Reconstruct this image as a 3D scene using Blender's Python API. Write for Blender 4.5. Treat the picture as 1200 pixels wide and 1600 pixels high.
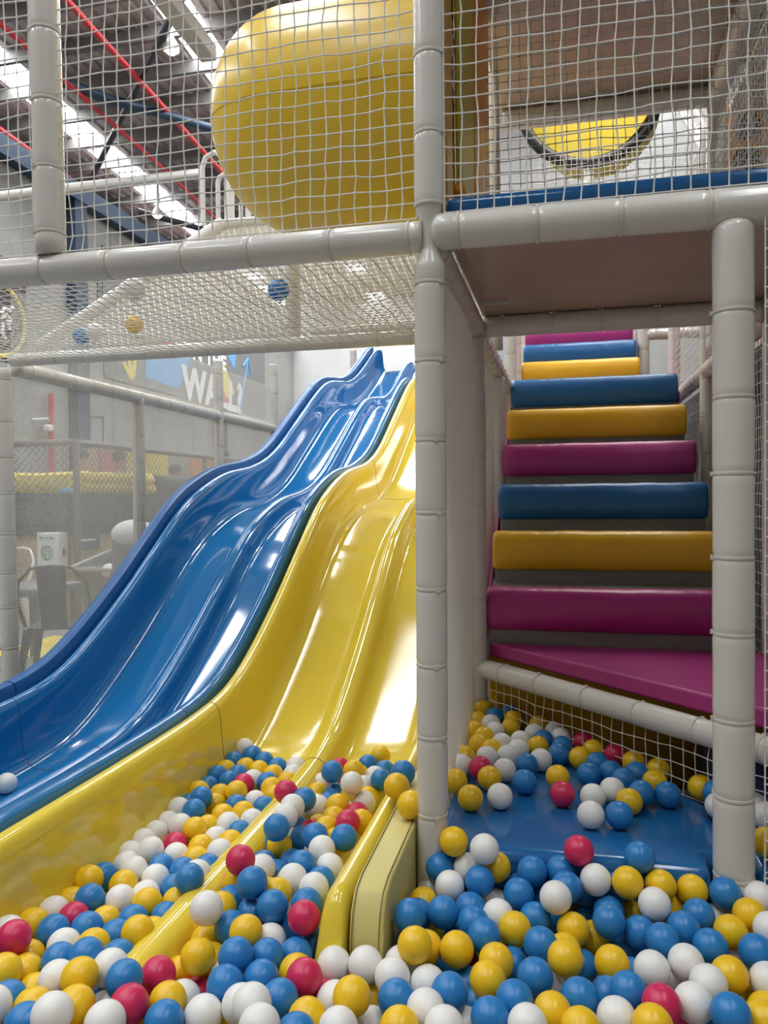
import bpy, bmesh, math, random
from mathutils import Vector, Matrix, Quaternion, noise

for o in list(bpy.data.objects):
    bpy.data.objects.remove(o)
SC = bpy.context.scene
COL = SC.collection
R = math.radians
random.seed(11)

# ------------------------------------------------------------------ camera
FPX = 1195.5034
CAM = Vector((0.3723, -2.1491, 1.25))
YAW, PITCH, ROLL = 0.2316, 0.0185, -0.0086
fwd = Vector((-math.sin(YAW) * math.cos(PITCH), math.cos(YAW) * math.cos(PITCH), -math.sin(PITCH)))
rgt = Vector((math.cos(YAW), math.sin(YAW), 0))
up_ = rgt.cross(fwd)
_c, _s = math.cos(ROLL), math.sin(ROLL)
rgt, up_ = _c * rgt + _s * up_, -_s * rgt + _c * up_
cd = bpy.data.cameras.new('camera')
cam = bpy.data.objects.new('camera', cd)
COL.objects.link(cam)
cam.matrix_world = Matrix(((rgt.x, up_.x, -fwd.x, CAM.x), (rgt.y, up_.y, -fwd.y, CAM.y), (rgt.z, up_.z, -fwd.z, CAM.z), (0, 0, 0, 1)))
cd.sensor_fit = 'VERTICAL'
cd.sensor_height = 36
cd.lens = FPX / 1600 * 36
cd.clip_start = 0.05
SC.camera = cam

# ------------------------------------------------------------------ light and exposure
SC.view_settings.view_transform = 'Standard'
SC.view_settings.look = 'None'
SC.view_settings.gamma = 1
SC.view_settings.use_curve_mapping = False
SC.view_settings.exposure = 0.15
SC.cycles.use_denoising = True
SC.cycles.max_bounces = 8
WORLD_STRENGTH = 0.18
SKYLIGHT_STRENGTH = 20.0
wd = bpy.data.worlds.new('world')
SC.world = wd
wd.use_nodes = True
wd.node_tree.nodes['Background'].inputs['Color'].default_value = (1.0, 0.96, 0.88, 1)
wd.node_tree.nodes['Background'].inputs['Strength'].default_value = WORLD_STRENGTH


def ray(x, y):
    return fwd + rgt * ((x - 600) / FPX) + up_ * ((800 - y) / FPX)


def at_u(x, y, u):
    d = ray(x, y)
    return CAM + d * ((u - CAM.x) / d.x)


def at_v(x, y, v):
    d = ray(x, y)
    return CAM + d * ((v - CAM.y) / d.y)


def at_z(x, y, z):
    d = ray(x, y)
    return CAM + d * ((z - CAM.z) / d.z)


# ------------------------------------------------------------------ materials
def mat(name, col, rough=0.5, bump=0.0, bscale=20.0, stretch=(1, 1, 1), coat=0.0, metal=0.0, sss=0.0, var=0.0, vscale=3.0, spec=0.5, detail=4.0):
    m = bpy.data.materials.new(name)
    m.use_nodes = True
    nt = m.node_tree
    b = nt.nodes['Principled BSDF']
    b.inputs['Base Color'].default_value = (*col, 1)
    b.inputs['Roughness'].default_value = rough
    b.inputs['Metallic'].default_value = metal
    b.inputs['Coat Weight'].default_value = coat
    b.inputs['Coat Roughness'].default_value = 0.06
    b.inputs['Specular IOR Level'].default_value = spec
    if sss:
        b.inputs['Subsurface Weight'].default_value = sss
        b.inputs['Subsurface Radius'].default_value = (0.012, 0.012, 0.012)
        b.inputs['Subsurface Scale'].default_value = 1.0
    if bump or var:
        tc = nt.nodes.new('ShaderNodeTexCoord')
        mp = nt.nodes.new('ShaderNodeMapping')
        mp.inputs['Scale'].default_value = stretch
        nt.links.new(tc.outputs['Object'], mp.inputs['Vector'])
    if bump:
        n = nt.nodes.new('ShaderNodeTexNoise')
        n.inputs['Scale'].default_value = bscale
        n.inputs['Detail'].default_value = detail
        nt.links.new(mp.outputs['Vector'], n.inputs['Vector'])
        bp = nt.nodes.new('ShaderNodeBump')
        bp.inputs['Strength'].default_value = bump
        bp.inputs['Distance'].default_value = 0.02
        nt.links.new(n.outputs['Fac'], bp.inputs['Height'])
        nt.links.new(bp.outputs['Normal'], b.inputs['Normal'])
    if var:
        n2 = nt.nodes.new('ShaderNodeTexNoise')
        n2.inputs['Scale'].default_value = vscale
        n2.inputs['Detail'].default_value = 5
        nt.links.new(mp.outputs['Vector'], n2.inputs['Vector'])
        rp = nt.nodes.new('ShaderNodeMapRange')
        rp.inputs['From Min'].default_value = 0.3
        rp.inputs['From Max'].default_value = 0.7
        rp.inputs['To Min'].default_value = 1 - var
        rp.inputs['To Max'].default_value = 1 + var * 0.4
        nt.links.new(n2.outputs['Fac'], rp.inputs['Value'])
        mx = nt.nodes.new('ShaderNodeMix')
        mx.data_type = 'RGBA'
        mx.blend_type = 'MULTIPLY'
        mx.inputs[0].default_value = 1
        mx.inputs[6].default_value = (*col, 1)
        nt.links.new(rp.outputs['Result'], mx.inputs[7])
        nt.links.new(mx.outputs[2], b.inputs['Base Color'])
    return m


def emit(name, col, s):
    m = bpy.data.materials.new(name)
    m.use_nodes = True
    nt = m.node_tree
    nt.nodes.remove(nt.nodes['Principled BSDF'])
    e = nt.nodes.new('ShaderNodeEmission')
    e.inputs['Color'].default_value = (*col, 1)
    e.inputs['Strength'].default_value = s
    nt.links.new(e.outputs[0], nt.nodes['Material Output'].inputs['Surface'])
    return m


M = dict(
    foam=mat('padded white vinyl', (0.68, 0.655, 0.60), 0.27, 0.14, 9, (1, 1, 0.6), coat=0.25),
    tie=mat('cable tie plastic', (0.62, 0.60, 0.53), 0.4),
    rope=mat('white net rope', (0.78, 0.76, 0.71), 0.8),
    finemesh=mat('white knitted mesh', (0.86, 0.84, 0.78), 0.85),
    slide_y=mat('yellow gelcoat', (0.80, 0.61, 0.05), 0.12, 0.022, 5, coat=0.35, spec=0.5, detail=2),
    slide_b=mat('blue gelcoat', (0.010, 0.165, 0.43), 0.10, 0.012, 4, coat=0.35, detail=2),
    seam=mat('joint line', (0.05, 0.05, 0.04), 0.6),
    tube_y=mat('yellow moulded plastic', (0.80, 0.54, 0.03), 0.32, 0.06, 4, coat=0.1),
    pad_blue=mat('blue padded vinyl', (0.012, 0.11, 0.33), 0.36, 0.12, 7),
    mat_blue=mat('blue mat vinyl', (0.014, 0.125, 0.34), 0.15, 0.05, 5, detail=2),
    v_pink=mat('magenta vinyl', (0.40, 0.03, 0.20), 0.34, 0.22, 5, (3.2, 0.8, 0.8)),
    v_yellow=mat('yellow vinyl', (0.78, 0.44, 0.015), 0.34, 0.22, 5, (3.2, 0.8, 0.8)),
    v_blue=mat('blue vinyl', (0.012, 0.12, 0.34), 0.34, 0.22, 5, (3.2, 0.8, 0.8)),
    v_grey=mat('grey vinyl', (0.22, 0.21, 0.19), 0.4, 0.5, 5, (0.6, 2, 2)),
    v_pale=mat('pale yellow vinyl', (0.66, 0.57, 0.20), 0.5, 0.12, 9),
    stitch=mat('dark stitch', (0.22, 0.18, 0.05), 0.8),
    board=mat('brown faced plywood', (0.48, 0.36, 0.27), 0.22, 0.02, 3, var=0.12),
    orange=mat('orange vinyl', (0.85, 0.32, 0.01), 0.4, 0.1, 8),
    olive=mat('olive yellow vinyl', (0.62, 0.47, 0.03), 0.4, 0.1, 8),
    amber=mat('amber vinyl', (0.55, 0.27, 0.03), 0.4, 0.1, 8),
    black=mat('black vinyl', (0.012, 0.012, 0.012), 0.5),
    concrete=mat('tilt up concrete', (0.36, 0.355, 0.335), 0.8, 0.15, 6, (1, 1, 0.35), var=0.22, vscale=1.1),
    pale_wall=mat('pale painted concrete', (0.66, 0.66, 0.65), 0.75, 0.05, 4, var=0.05),
    floor=mat('grey floor', (0.26, 0.25, 0.235), 0.55, var=0.15),
    roof=mat('roof sheet', (0.52, 0.46, 0.45), 0.4, metal=0.5, var=0.3, vscale=0.8),
    steel=mat('grey steel', (0.16, 0.155, 0.15), 0.5),
    steel_dark=mat('dark steel', (0.025, 0.03, 0.04), 0.5),
    steel_blue=mat('blue painted steel', (0.02, 0.045, 0.09), 0.5),
    steel_light=mat('light grey pipe', (0.50, 0.49, 0.46), 0.4),
    beige=mat('beige duct', (0.52, 0.47, 0.40), 0.6),
    red=mat('red sprinkler pipe', (0.50, 0.02, 0.03), 0.45),
    mural=mat('grey mural panel', (0.22, 0.22, 0.215), 0.7),
    p_blue=mat('mural blue', (0.16, 0.42, 0.75), 0.7),
    p_yellow=mat('mural yellow', (0.85, 0.68, 0.12), 0.7),
    p_pink=mat('mural pink', (0.62, 0.16, 0.22), 0.7),
    p_white=mat('mural white', (0.85, 0.85, 0.83), 0.7),
    maroon=mat('dark maroon panel', (0.045, 0.02, 0.025), 0.5),
    navy=mat('navy window', (0.02, 0.035, 0.08), 0.3),
    ply=mat('plywood', (0.50, 0.36, 0.22), 0.6, var=0.12, vscale=2),
    skirt=mat('dark grey skirt', (0.12, 0.12, 0.125), 0.8, 0.1, 30),
    grey_plastic=mat('grey plastic', (0.20, 0.20, 0.205), 0.5),
    white_plastic=mat('white plastic', (0.78, 0.78, 0.77), 0.4),
    white_cloth=mat('white cloth', (0.80, 0.80, 0.80), 0.9, 0.4, 14),
    green=mat('green print', (0.03, 0.25, 0.09), 0.6),
    gun=mat('gunmetal chair', (0.07, 0.07, 0.072), 0.35, metal=0.4),
    skin=mat('skin', (0.48, 0.28, 0.19), 0.55),
    hair=mat('dark hair', (0.03, 0.022, 0.018), 0.6),
    cl_red=mat('red cloth', (0.45, 0.05, 0.07), 0.9),
    cl_maroon=mat('maroon cloth', (0.22, 0.035, 0.06), 0.9),
    cl_white=mat('pale cloth', (0.72, 0.71, 0.70), 0.9),
    cl_dark=mat('dark trousers', (0.05, 0.05, 0.06), 0.9),
    B=mat('blue ball plastic', (0.022, 0.205, 0.52), 0.33, sss=0.12),
    Y=mat('yellow ball plastic', (0.86, 0.54, 0.012), 0.33, sss=0.12),
    W=mat('white ball plastic', (0.82, 0.81, 0.78), 0.33, sss=0.15),
    P=mat('pink ball plastic', (0.62, 0.022, 0.10), 0.33, sss=0.12),
    skylight=emit('daylight through roof sheet', (0.95, 0.98, 1.0), SKYLIGHT_STRENGTH),
    lamp=emit('lamp glow', (1.0, 0.95, 0.85), 30.0),
)


# ------------------------------------------------------------------ helpers
def tag(o, label=None, cat=None, group=None, kind=None):
    if label:
        o['label'] = label
    if cat:
        o['category'] = cat
    if group:
        o['group'] = group
    if kind:
        o['kind'] = kind
    return o


def empty(name, loc, label, cat, group=None):
    o = bpy.data.objects.new(name, None)
    o.empty_display_size = 0.1
    COL.objects.link(o)
    o.location = loc
    return tag(o, label, cat, group)


class MB:
    def __init__(self):
        self.v, self.f, self.mi, self.cur = [], [], [], 0

    def add(self, verts, faces):
        b = len(self.v)
        self.v += [Vector(p) for p in verts]
        self.f += [tuple(i + b for i in f) for f in faces]
        self.mi += [self.cur] * len(faces)

    def box(self, lo, hi):
        x0, y0, z0 = lo
        x1, y1, z1 = hi
        self.add([(x0, y0, z0), (x1, y0, z0), (x1, y1, z0), (x0, y1, z0), (x0, y0, z1), (x1, y0, z1), (x1, y1, z1), (x0, y1, z1)],
                 [(0, 3, 2, 1), (4, 5, 6, 7), (0, 1, 5, 4), (1, 2, 6, 5), (2, 3, 7, 6), (3, 0, 4, 7)])

    def prism(self, poly, d):
        """poly: list of 3D points (one planar loop), d: extrusion vector"""
        n = len(poly)
        d = Vector(d)
        p = [Vector(q) for q in poly]
        self.add(p + [q + d for q in p], [tuple(range(n - 1, -1, -1)), tuple(range(n, 2 * n))] + [(i, (i + 1) % n, n + (i + 1) % n, n + i) for i in range(n)])

    def tube(self, pts, r, sides=10, caps=True, closed=False):
        pts = [Vector(p) for p in pts]
        n = len(pts)
        rs = r if isinstance(r, (list, tuple)) else [r] * n
        t0 = (pts[1] - pts[0]).normalized()
        a = t0.orthogonal().normalized()
        rings = []
        for i, p in enumerate(pts):
            if closed:
                t = (pts[(i + 1) % n] - pts[i - 1]).normalized()
            else:
                t = (pts[min(i + 1, n - 1)] - pts[max(i - 1, 0)]).normalized()
            a = (a - t * a.dot(t))
            if a.length < 1e-6:
                a = t.orthogonal()
            a.normalize()
            b = t.cross(a)
            rings.append([p + (a * math.cos(k * 2 * math.pi / sides) + b * math.sin(k * 2 * math.pi / sides)) * rs[i] for k in range(sides)])
        vs = [q for rg in rings for q in rg]
        fs = []
        for i in range(n if closed else n - 1):
            j = (i + 1) % n
            for k in range(sides):
                fs.append((i * sides + k, i * sides + (k + 1) % sides, j * sides + (k + 1) % sides, j * sides + k))
        if caps and not closed:
            fs.append(tuple(range(sides - 1, -1, -1)))
            fs.append(tuple((n - 1) * sides + k for k in range(sides)))
        self.add(vs, fs)

    def sphere(self, c, r, nu=16, nv=10, sc=(1, 1, 1)):
        c = Vector(c)
        vs = [c + Vector((0, 0, r * sc[2]))]
        for i in range(1, nv):
            th = math.pi * i / nv
            for k in range(nu):
                ph = 2 * math.pi * k / nu
                vs.append(c + Vector((r * sc[0] * math.sin(th) * math.cos(ph), r * sc[1] * math.sin(th) * math.sin(ph), r * sc[2] * math.cos(th))))
        vs.append(c - Vector((0, 0, r * sc[2])))
        fs = [(0, 1 + k, 1 + (k + 1) % nu) for k in range(nu)]
        for i in range(nv - 2):
            for k in range(nu):
                a = 1 + i * nu
                fs.append((a + k, a + nu + k, a + nu + (k + 1) % nu, a + (k + 1) % nu))
        a = 1 + (nv - 2) * nu
        fs += [(len(vs) - 1, a + (k + 1) % nu, a + k) for k in range(nu)]
        self.add(vs, fs)

    def build(self, name, m, parent=None, loc=None, smooth=True, bevel=0.0, seg=3, angle=40):
        """loc: world point that becomes the object's origin (vertices are given in world space); for a child, relative to the parent's location"""
        me = bpy.data.meshes.new(name)
        off = Vector(loc) if loc is not None else Vector((0, 0, 0))
        if parent is not None and loc is None:
            off = Vector(parent.location)
        me.from_pydata([tuple(p - off) for p in self.v], [], self.f)
        for mm in (m if isinstance(m, (list, tuple)) else [m]):
            me.materials.append(mm)
        if isinstance(m, (list, tuple)):
            me.polygons.foreach_set('material_index', self.mi)
        if smooth:
            me.polygons.foreach_set('use_smooth', [True] * len(me.polygons))
            if smooth != 'all':
                me.set_sharp_from_angle(angle=R(angle))
        me.update()
        o = bpy.data.objects.new(name, me)
        COL.objects.link(o)
        if parent is not None:
            o.parent = parent
            if loc is not None:
                o.location = off - Vector(parent.location)
        else:
            o.location = off
        if bevel:
            bv = o.modifiers.new('bevel', 'BEVEL')
            bv.width = bevel
            bv.segments = seg
            bv.limit_method = 'ANGLE'
            bv.angle_limit = R(35)
        return o


def struct(o):
    o['kind'] = 'structure'
    return o


_tie_cache = {}


def tie_mesh(r):
    k = round(r, 3)
    if k not in _tie_cache:
        mb = MB()
        n = 24
        prof = [(r * 0.93, -0.0045), (r + 0.0005, -0.004), (r + 0.0015, 0), (r + 0.0005, 0.004), (r * 0.93, 0.0045)]
        vs, fs = [], []
        for k2 in range(n):
            a = 2 * math.pi * k2 / n
            for q in prof:
                vs.append((q[0] * math.cos(a), q[0] * math.sin(a), q[1]))
        m = len(prof)
        for k2 in range(n):
            j = (k2 + 1) % n
            for q in range(m - 1):
                fs.append((k2 * m + q, j * m + q, j * m + q + 1, k2 * m + q + 1))
        mb.add(vs, fs)
        mb.box((r - 0.004, -0.005, -0.006), (r + 0.006, 0.005, 0.006))
        me = bpy.data.meshes.new('cable_tie')
        me.from_pydata([tuple(p) for p in mb.v], [], mb.f)
        me.materials.append(M['tie'])
        me.polygons.foreach_set('use_smooth', [True] * len(me.polygons))
        me.set_sharp_from_angle(angle=R(50))
        _tie_cache[k] = me
    return _tie_cache[k]


def padded(name, p0, p1, r, label, cat, group=None, sp=0.2, start=0.1, ties=True, dome=(False, False), head=0.0, m=None, neck=None):
    """A steel pipe in a foam sleeve, pinched where each cable tie goes round. neck: (position along, length) where the sleeve is cut back to the pipe."""
    p0, p1 = Vector(p0), Vector(p1)
    d = p1 - p0
    L = d.length
    d.normalize()
    tp = []
    s = start
    while s < L - 0.03:
        tp.append(s + random.uniform(-0.012, 0.012))
        s += sp
    ss = {0.0, L}
    s = 0.0
    while s < L:
        ss.add(round(s, 4))
        s += 0.045
    for t in tp:
        for k in (-0.022, -0.012, -0.006, 0, 0.006, 0.012, 0.022):
            if 0 < t + k < L:
                ss.add(round(t + k, 4))
    if neck:
        for k in range(-8, 9):
            q = neck[0] + neck[1] * k / 8
            if 0 < q < L:
                ss.add(round(q, 4))
    ss = sorted(ss)
    lst = []
    for s in ss:
        if not lst or s - lst[-1] > 0.002:
            lst.append(s)
    rs = []
    for s in lst:
        q = r * (1 + 0.022 * noise.noise(Vector((s * 5, p0.x * 3, p0.y * 3 + p0.z))))
        dn = min([abs(s - t) for t in tp] + [9])
        q *= 1.01 - 0.075 * math.exp(-(dn / 0.009) ** 2)
        if neck:
            q *= 1 - 0.48 * max(0, 1 - (abs(s - neck[0]) / neck[1]) ** 2)
        rs.append(q)
    pts = [p0 + d * s for s in lst]
    for e in (0, 1):
        if dome[e]:
            for k in range(1, 6):
                a = k / 5 * math.pi / 2
                q = r * 0.55 * math.sin(a)
                if e:
                    pts.append(p1 + d * q)
                    rs.append(max(r * math.cos(a), r * 0.03))
                else:
                    pts.insert(0, p0 - d * q)
                    rs.insert(0, max(r * math.cos(a), r * 0.03))
    mb = MB()
    mb.tube(pts, rs, 24)
    o = mb.build(name, m or M['foam'], loc=p0, smooth='all')
    tag(o, label, cat, group)
    if ties:
        q = d.to_track_quat('Z', 'Y')
        me = tie_mesh(r)
        for t in tp:
            c = bpy.data.objects.new('cable_tie', me)
            COL.objects.link(c)
            c.parent = o
            c.location = d * t
            c.rotation_mode = 'QUATERNION'
            c.rotation_quaternion = q @ Quaternion((0, 0, 1), head + random.uniform(-0.5, 0.5))
    return o


def net(name, O, A, Bv, la, lb, pitch, r, label, cat='net', group=None, sides=4, jit=0.09, sag=None, m=None, clip=None):
    """Knotted rope net: ropes run along A and along Bv from corner O."""
    O, A, Bv = Vector(O), Vector(A).normalized(), Vector(Bv).normalized()
    N = A.cross(Bv).normalized()
    na, nb = max(1, round(la / pitch)), max(1, round(lb / pitch))
    P = []
    for i in range(na + 1):
        row = []
        for j in range(nb + 1):
            e = 0 if i in (0, na) or j in (0, nb) else 1
            w = Vector((i * 0.31 + O.x, j * 0.31 + O.y, O.z * 1.7))
            p = O + A * (la * i / na) + Bv * (lb * j / nb)
            p += (A * noise.noise(w * 1.3) + Bv * noise.noise(w * 1.1 + Vector((9, 3, 1)))) * pitch * 0.16 * e
            p += (A * random.uniform(-1, 1) + Bv * random.uniform(-1, 1)) * pitch * jit * 0.5 * e
            p += N * noise.noise(w * 0.7 + Vector((4, 7, 2))) * pitch * 0.3 * e
            if sag:
                p += sag(i / na, j / nb)
            row.append(p)
        P.append(row)
    mb = MB()

    def run(line):
        pts, rs = [], []
        for k, p in enumerate(line):
            pts.append(p)
            rs.append(r * 1.45)
            if k < len(line) - 1:
                q = line[k + 1]
                pts += [p.lerp(q, 0.13), p.lerp(q, 0.87)]
                rs += [r, r]
        mb.tube(pts, rs, sides, caps=False)

    def pieces(line):
        if not clip:
            return [line]
        out, cur = [], []
        for p in line:
            if clip(p):
                cur.append(p)
            else:
                if len(cur) > 1:
                    out.append(cur)
                cur = []
        if len(cur) > 1:
            out.append(cur)
        return out
    for i in range(na + 1):
        for ln in pieces([P[i][j] for j in range(nb + 1)]):
            run(ln)
    for j in range(nb + 1):
        for ln in pieces([P[i][j] for i in range(na + 1)]):
            run(ln)
    return tag(mb.build(name, m or M['rope'], loc=O, smooth='all'), label, cat, group)


def finemesh(name, O, A, Bv, la, lb, pitch, r, label, group=None, m=None, cat='mesh panel', bulge=None):
    """Fine knitted mesh: thin straight strands crossing at 45 degrees."""
    O, A, Bv = Vector(O), Vector(A).normalized(), Vector(Bv).normalized()
    N = A.cross(Bv)
    mb = MB()
    st = pitch * math.sqrt(2)

    def strand(a0, b0, a1, b1, off):
        d = (A * (a1 - a0) + Bv * (b1 - b0))
        if d.length < 0.01:
            return
        side = d.normalized().cross(N) * r
        up = N * r * 0.8
        nseg = 1 if not bulge else max(1, int(d.length / 0.12))
        vs = []
        for k in range(nseg + 1):
            t = k / nseg
            a, b = a0 + (a1 - a0) * t, b0 + (b1 - b0) * t
            p = O + A * a + Bv * b + N * off
            if bulge:
                p += N * bulge(a / la, b / lb)
            vs += [p - side - up, p + side - up, p + up]
        fs = []
        for k in range(nseg):
            for q in range(3):
                fs.append((k * 3 + q, k * 3 + (q + 1) % 3, k * 3 + 3 + (q + 1) % 3, k * 3 + 3 + q))
        mb.add(vs, fs)
    c = -lb
    while c < la:            # b = a - c
        a0, a1 = max(0, c), min(la, c + lb)
        if a1 > a0:
            strand(a0, a0 - c, a1, a1 - c, 0)
        c += st
    c = 0
    while c < la + lb:       # b = c - a
        a0, a1 = max(0, c - lb), min(la, c)
        if a1 > a0:
            strand(a0, c - a0, a1, c - a1, r)
        c += st
    return tag(mb.build(name, m or M['finemesh'], loc=O, smooth=False), label, cat, group)


def spline(pts, n):
    """Catmull-Rom through 2D points, n samples per span."""
    out = []
    for i in range(len(pts) - 1):
        p = [pts[max(i - 1, 0)], pts[i], pts[i + 1], pts[min(i + 2, len(pts) - 1)]]
        for k in range(n):
            t = k / n
            out.append(tuple(0.5 * ((2 * p[1][c]) + (-p[0][c] + p[2][c]) * t + (2 * p[0][c] - 5 * p[1][c] + 4 * p[2][c] - p[3][c]) * t * t + (-p[0][c] + 3 * p[1][c] - 3 * p[2][c] + p[3][c]) * t ** 3) for c in range(2)))
    out.append(tuple(pts[-1]))
    return out


def interp(x, xs, ys):
    if x <= xs[0]:
        return ys[0]
    for i in range(len(xs) - 1):
        if x <= xs[i + 1]:
            h = xs[i + 1] - xs[i]
            t = (x - xs[i]) / h

            def slope(k):
                if k == 0 or k == len(xs) - 1:
                    k0, k1 = max(k - 1, 0), min(k + 1, len(xs) - 1)
                else:
                    k0, k1 = k - 1, k + 1
                return (ys[k1] - ys[k0]) / (xs[k1] - xs[k0])
            m0, m1 = slope(i) * h, slope(i + 1) * h
            return (2 * t ** 3 - 3 * t * t + 1) * ys[i] + (t ** 3 - 2 * t * t + t) * m0 + (-2 * t ** 3 + 3 * t * t) * ys[i + 1] + (t ** 3 - t * t) * m1
    return ys[-1]
BALLS = """Wl-945,838,201 Bl-888,785,190 Bl-945,575,177 Bl-874,529,177 Pl-801,498,182 Pl-545,266,262 Yl-794,419,185 Bl-467,228,257 Wl-480,150,263 Bl-877,305,200
Yl-855,366,154 Yl-779,271,159 Bl-651,329,174 Yl-701,268,176 Wl-475,70,264 Wl-722,192,167 Wl-645,211,177 Bl-472,-9,264 Bl-655,132,170 Wl-730,115,150
Yl-651,53,173 Bl-555,104,150 Yl-491,63,174 Bl-449,480,262 Yl-412,635,215 Bl-393,780,189 Yl-358,850,203 Wl-345,374,267 Bl-288,568,213 Wl-303,381,200
Yl-382,327,205 Wl-460,343,190 Yl-274,230,200 Yl-372,166,195 Pl-298,159,225 Bl-366,36,228 Bl-273,30,235 Bl-439,123,176 Wl-323,-30,222 Bd-139,257,360
Yd-135,141,360 Yd-65,9,360 Bl-865,228,186 Wl-945,269,169 Wl-876,152,165 Wl-945,117,150 Yl-805,117,174 Pl-840,49,150 Wl-945,40,156 Yl-743,37,157
Wl-870,-45,174 Wl-646,-33,183 Wl-799,-19,150 Wl-945,-37,150 Yl-721,-39,155 Wl-914,-108,153 Bl-804,-98,150 Bl-723,-118,158 Bl-646,-113,174 Wl-857,-160,167
Wl-780,-174,158 Wl-640,-192,194 Bl-706,-199,150 Bl-624,-266,220 Bl-945,-180,150 Yl-843,-238,165 Wl-766,-251,150 Wl-802,-319,168 Yl-723,-315,166 Yl-663,-266,150
Pl-484,-244,274 Wl-473,-124,195 Wl-347,-212,222 Bl-349,-132,222 Bl-280,-174,203 Wl-280,-95,203 Wl-274,-251,224 Yl-503,-219,201 Bl-411,-335,266 Yl-362,-290,220
Bl-267,-330,223 Bl-488,-297,190 Wl-474,-467,262 Yl-481,-373,212 Bl-413,-340,186 Bl-344,-367,229 Pl-247,-406,233 Yl-555,-369,151 Yl-497,-424,153 Bl-428,-431,200
Yl-367,-477,222 Wl-328,-424,176 Bl-309,-335,153 Bl-302,-510,191 Bl-253,-450,166 Bl-355,-563,218 Yl-454,-552,197 Bl-239,-373,150 Yl-942,-254,177 Yl-945,-328,150
Bl-874,-350,178 Wl-944,-406,165 Pl-868,-429,170 Yl-945,-485,176 Bl-869,-507,180 Bl-798,-472,176 Yl-797,-397,151 Pl-887,-624,227 Yl-883,-582,156 Wl-805,-554,178
Yl-726,-553,187 Bl-718,-394,162 Bl-717,-474,167 Yl-644,-492,196 Yp-840,-648,167 Yp-840,-716,208 Bp-767,-623,188 Bp-692,-628,212 Bp-649,-569,179 Wp-712,-705,203
Yp-640,-726,231 Wp-616,-651,209 Bp-552,-698,221 Yp-777,-696,159 Bp-785,-770,188 Yp-708,-789,196 Wp-766,-839,223 Yp-603,-795,219 Wp-602,-868,251 Pp-503,-759,212
Wp-507,-837,228 Bp-672,-858,214 Bl-651,-345,152 Yl-645,-424,155 Pp-525,-606,177 Bp-583,-463,106 Yp-525,-515,123 Pp-457,-555,107 Bp-345,-640,202 Yp-452,-694,184
Wp-455,-625,144 Wp-358,-717,184 Bp-420,-766,195 Wp-285,-693,202 Yp-225,-524,174 Pp-184,-585,205 Bp-283,-589,191 Bp-213,-659,201 Wp-239,-744,242 Yp-141,-692,193
Wp-112,-597,172 Yp-61,-640,216 Wp-152,-471,169 Wp-74,-480,185 Wp0,-436,170 Wp-3,-514,188 Yp-53,-476,108 Bp22,-589,190 Wp-195,-810,249 Wp-67,-719,202
Wp-29,-599,129 Yp52,-695,205 Bp-137,-769,213 Bp0,-332,227 Yp38,-464,235 Ym20,1176,329 Ym20,879,320 Ym156,959,314 Ym54,731,314 Ym273,753,314
Wm203,701,314 Bm349,682,314 Wm170,624,314 Wm98,590,316 Wm287,608,314 Ym20,569,320 Wm20,490,315 Pm89,452,325 Ym127,382,318 Wm169,479,314
Bm240,544,315 Bm241,383,314 Ym20,333,318 Ym347,450,314 Pm362,303,314 Ym84,213,314 Wm172,245,314 Pm440,835,314 Ym473,749,314 Ym423,655,315
Pm547,716,314 Bm480,599,317 Ym606,651,314 Bm448,496,314 Bm522,531,314 Bm606,536,314 Ym681,587,314 Bm559,461,316 Ym656,467,314 Wm517,368,314
Bm604,354,317 Ym562,284,314 Bm683,367,314 Ym794,451,314 Wm455,301,314 Wm444,160,314 Bm525,175,314 Bm827,380,325 Wm820,301,315 Ws925,327,314
Ws938,249,318 Ys901,76,314 Ye68,-45,290 We157,-82,294 Pe406,-52,300 Be562,-45,295 Bp28,-45,212 Wp107,-45,220 Yp186,-45,230 Wp68,-124,204
Bp147,-114,221 Bp70,-254,202 Bp130,-180,180 Yp0,-150,164 Bp148,-268,192 Yp47,-372,177 Bp182,-339,204 Yp124,-392,195 Wp181,-48,130 Wp204,-210,186
Yp250,-274,193 Bp252,-138,210 Bp284,-72,241 Bp359,-45,237 Bp374,-123,233 Wp347,-198,242 Bp423,-45,190 Wp448,-96,248 Bp501,-45,206 Yp527,-104,253
Bp296,-198,182 Bp433,-45,111 Bp480,-118,178 Yp539,-45,136 Yp389,-219,178 Bp334,-128,135 Yp440,-173,138 Bp314,-342,201 Bp549,-194,175 Yp611,-71,238
Yp692,-45,221 Bp771,-51,224 Wp851,-45,220 Wp588,-147,226 Bp695,-121,196 Bp651,-187,194 Yp815,-115,208 Yp761,-170,189 Wp846,-188,216 Bp594,-256,196
Bp701,-248,191 Bp801,-249,192 Yp634,-45,166 Wp740,-45,151 Wp75,-505,176 Bp131,-557,199 Yp216,-409,188 Yp205,-488,193 Bp247,-330,137 Bp305,-443,186
Yp370,-398,209 Wp92,-626,202 Wp140,-688,214 Bp221,-605,190 Bp266,-539,190 Wp297,-626,200 Yp344,-546,180 Bp399,-488,182 Bp181,-467,119 Wp333,-391,134
Yp475,-329,170 Bp502,-451,187 Wp560,-358,185 Bp514,-162,111 Bp475,-208,202 Wp637,-322,189 Yp726,-337,182 Wp672,-394,190 Wp631,-462,187 Bp694,-511,205
Wp472,-537,182 Pp563,-502,199 Yp538,-577,203 Wp806,-333,176 Yp780,-300,109 Yp762,-479,180 Wp618,-288,120 Bp408,-255,109 Bp462,-402,140 Yp400,-602,193"""
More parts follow.
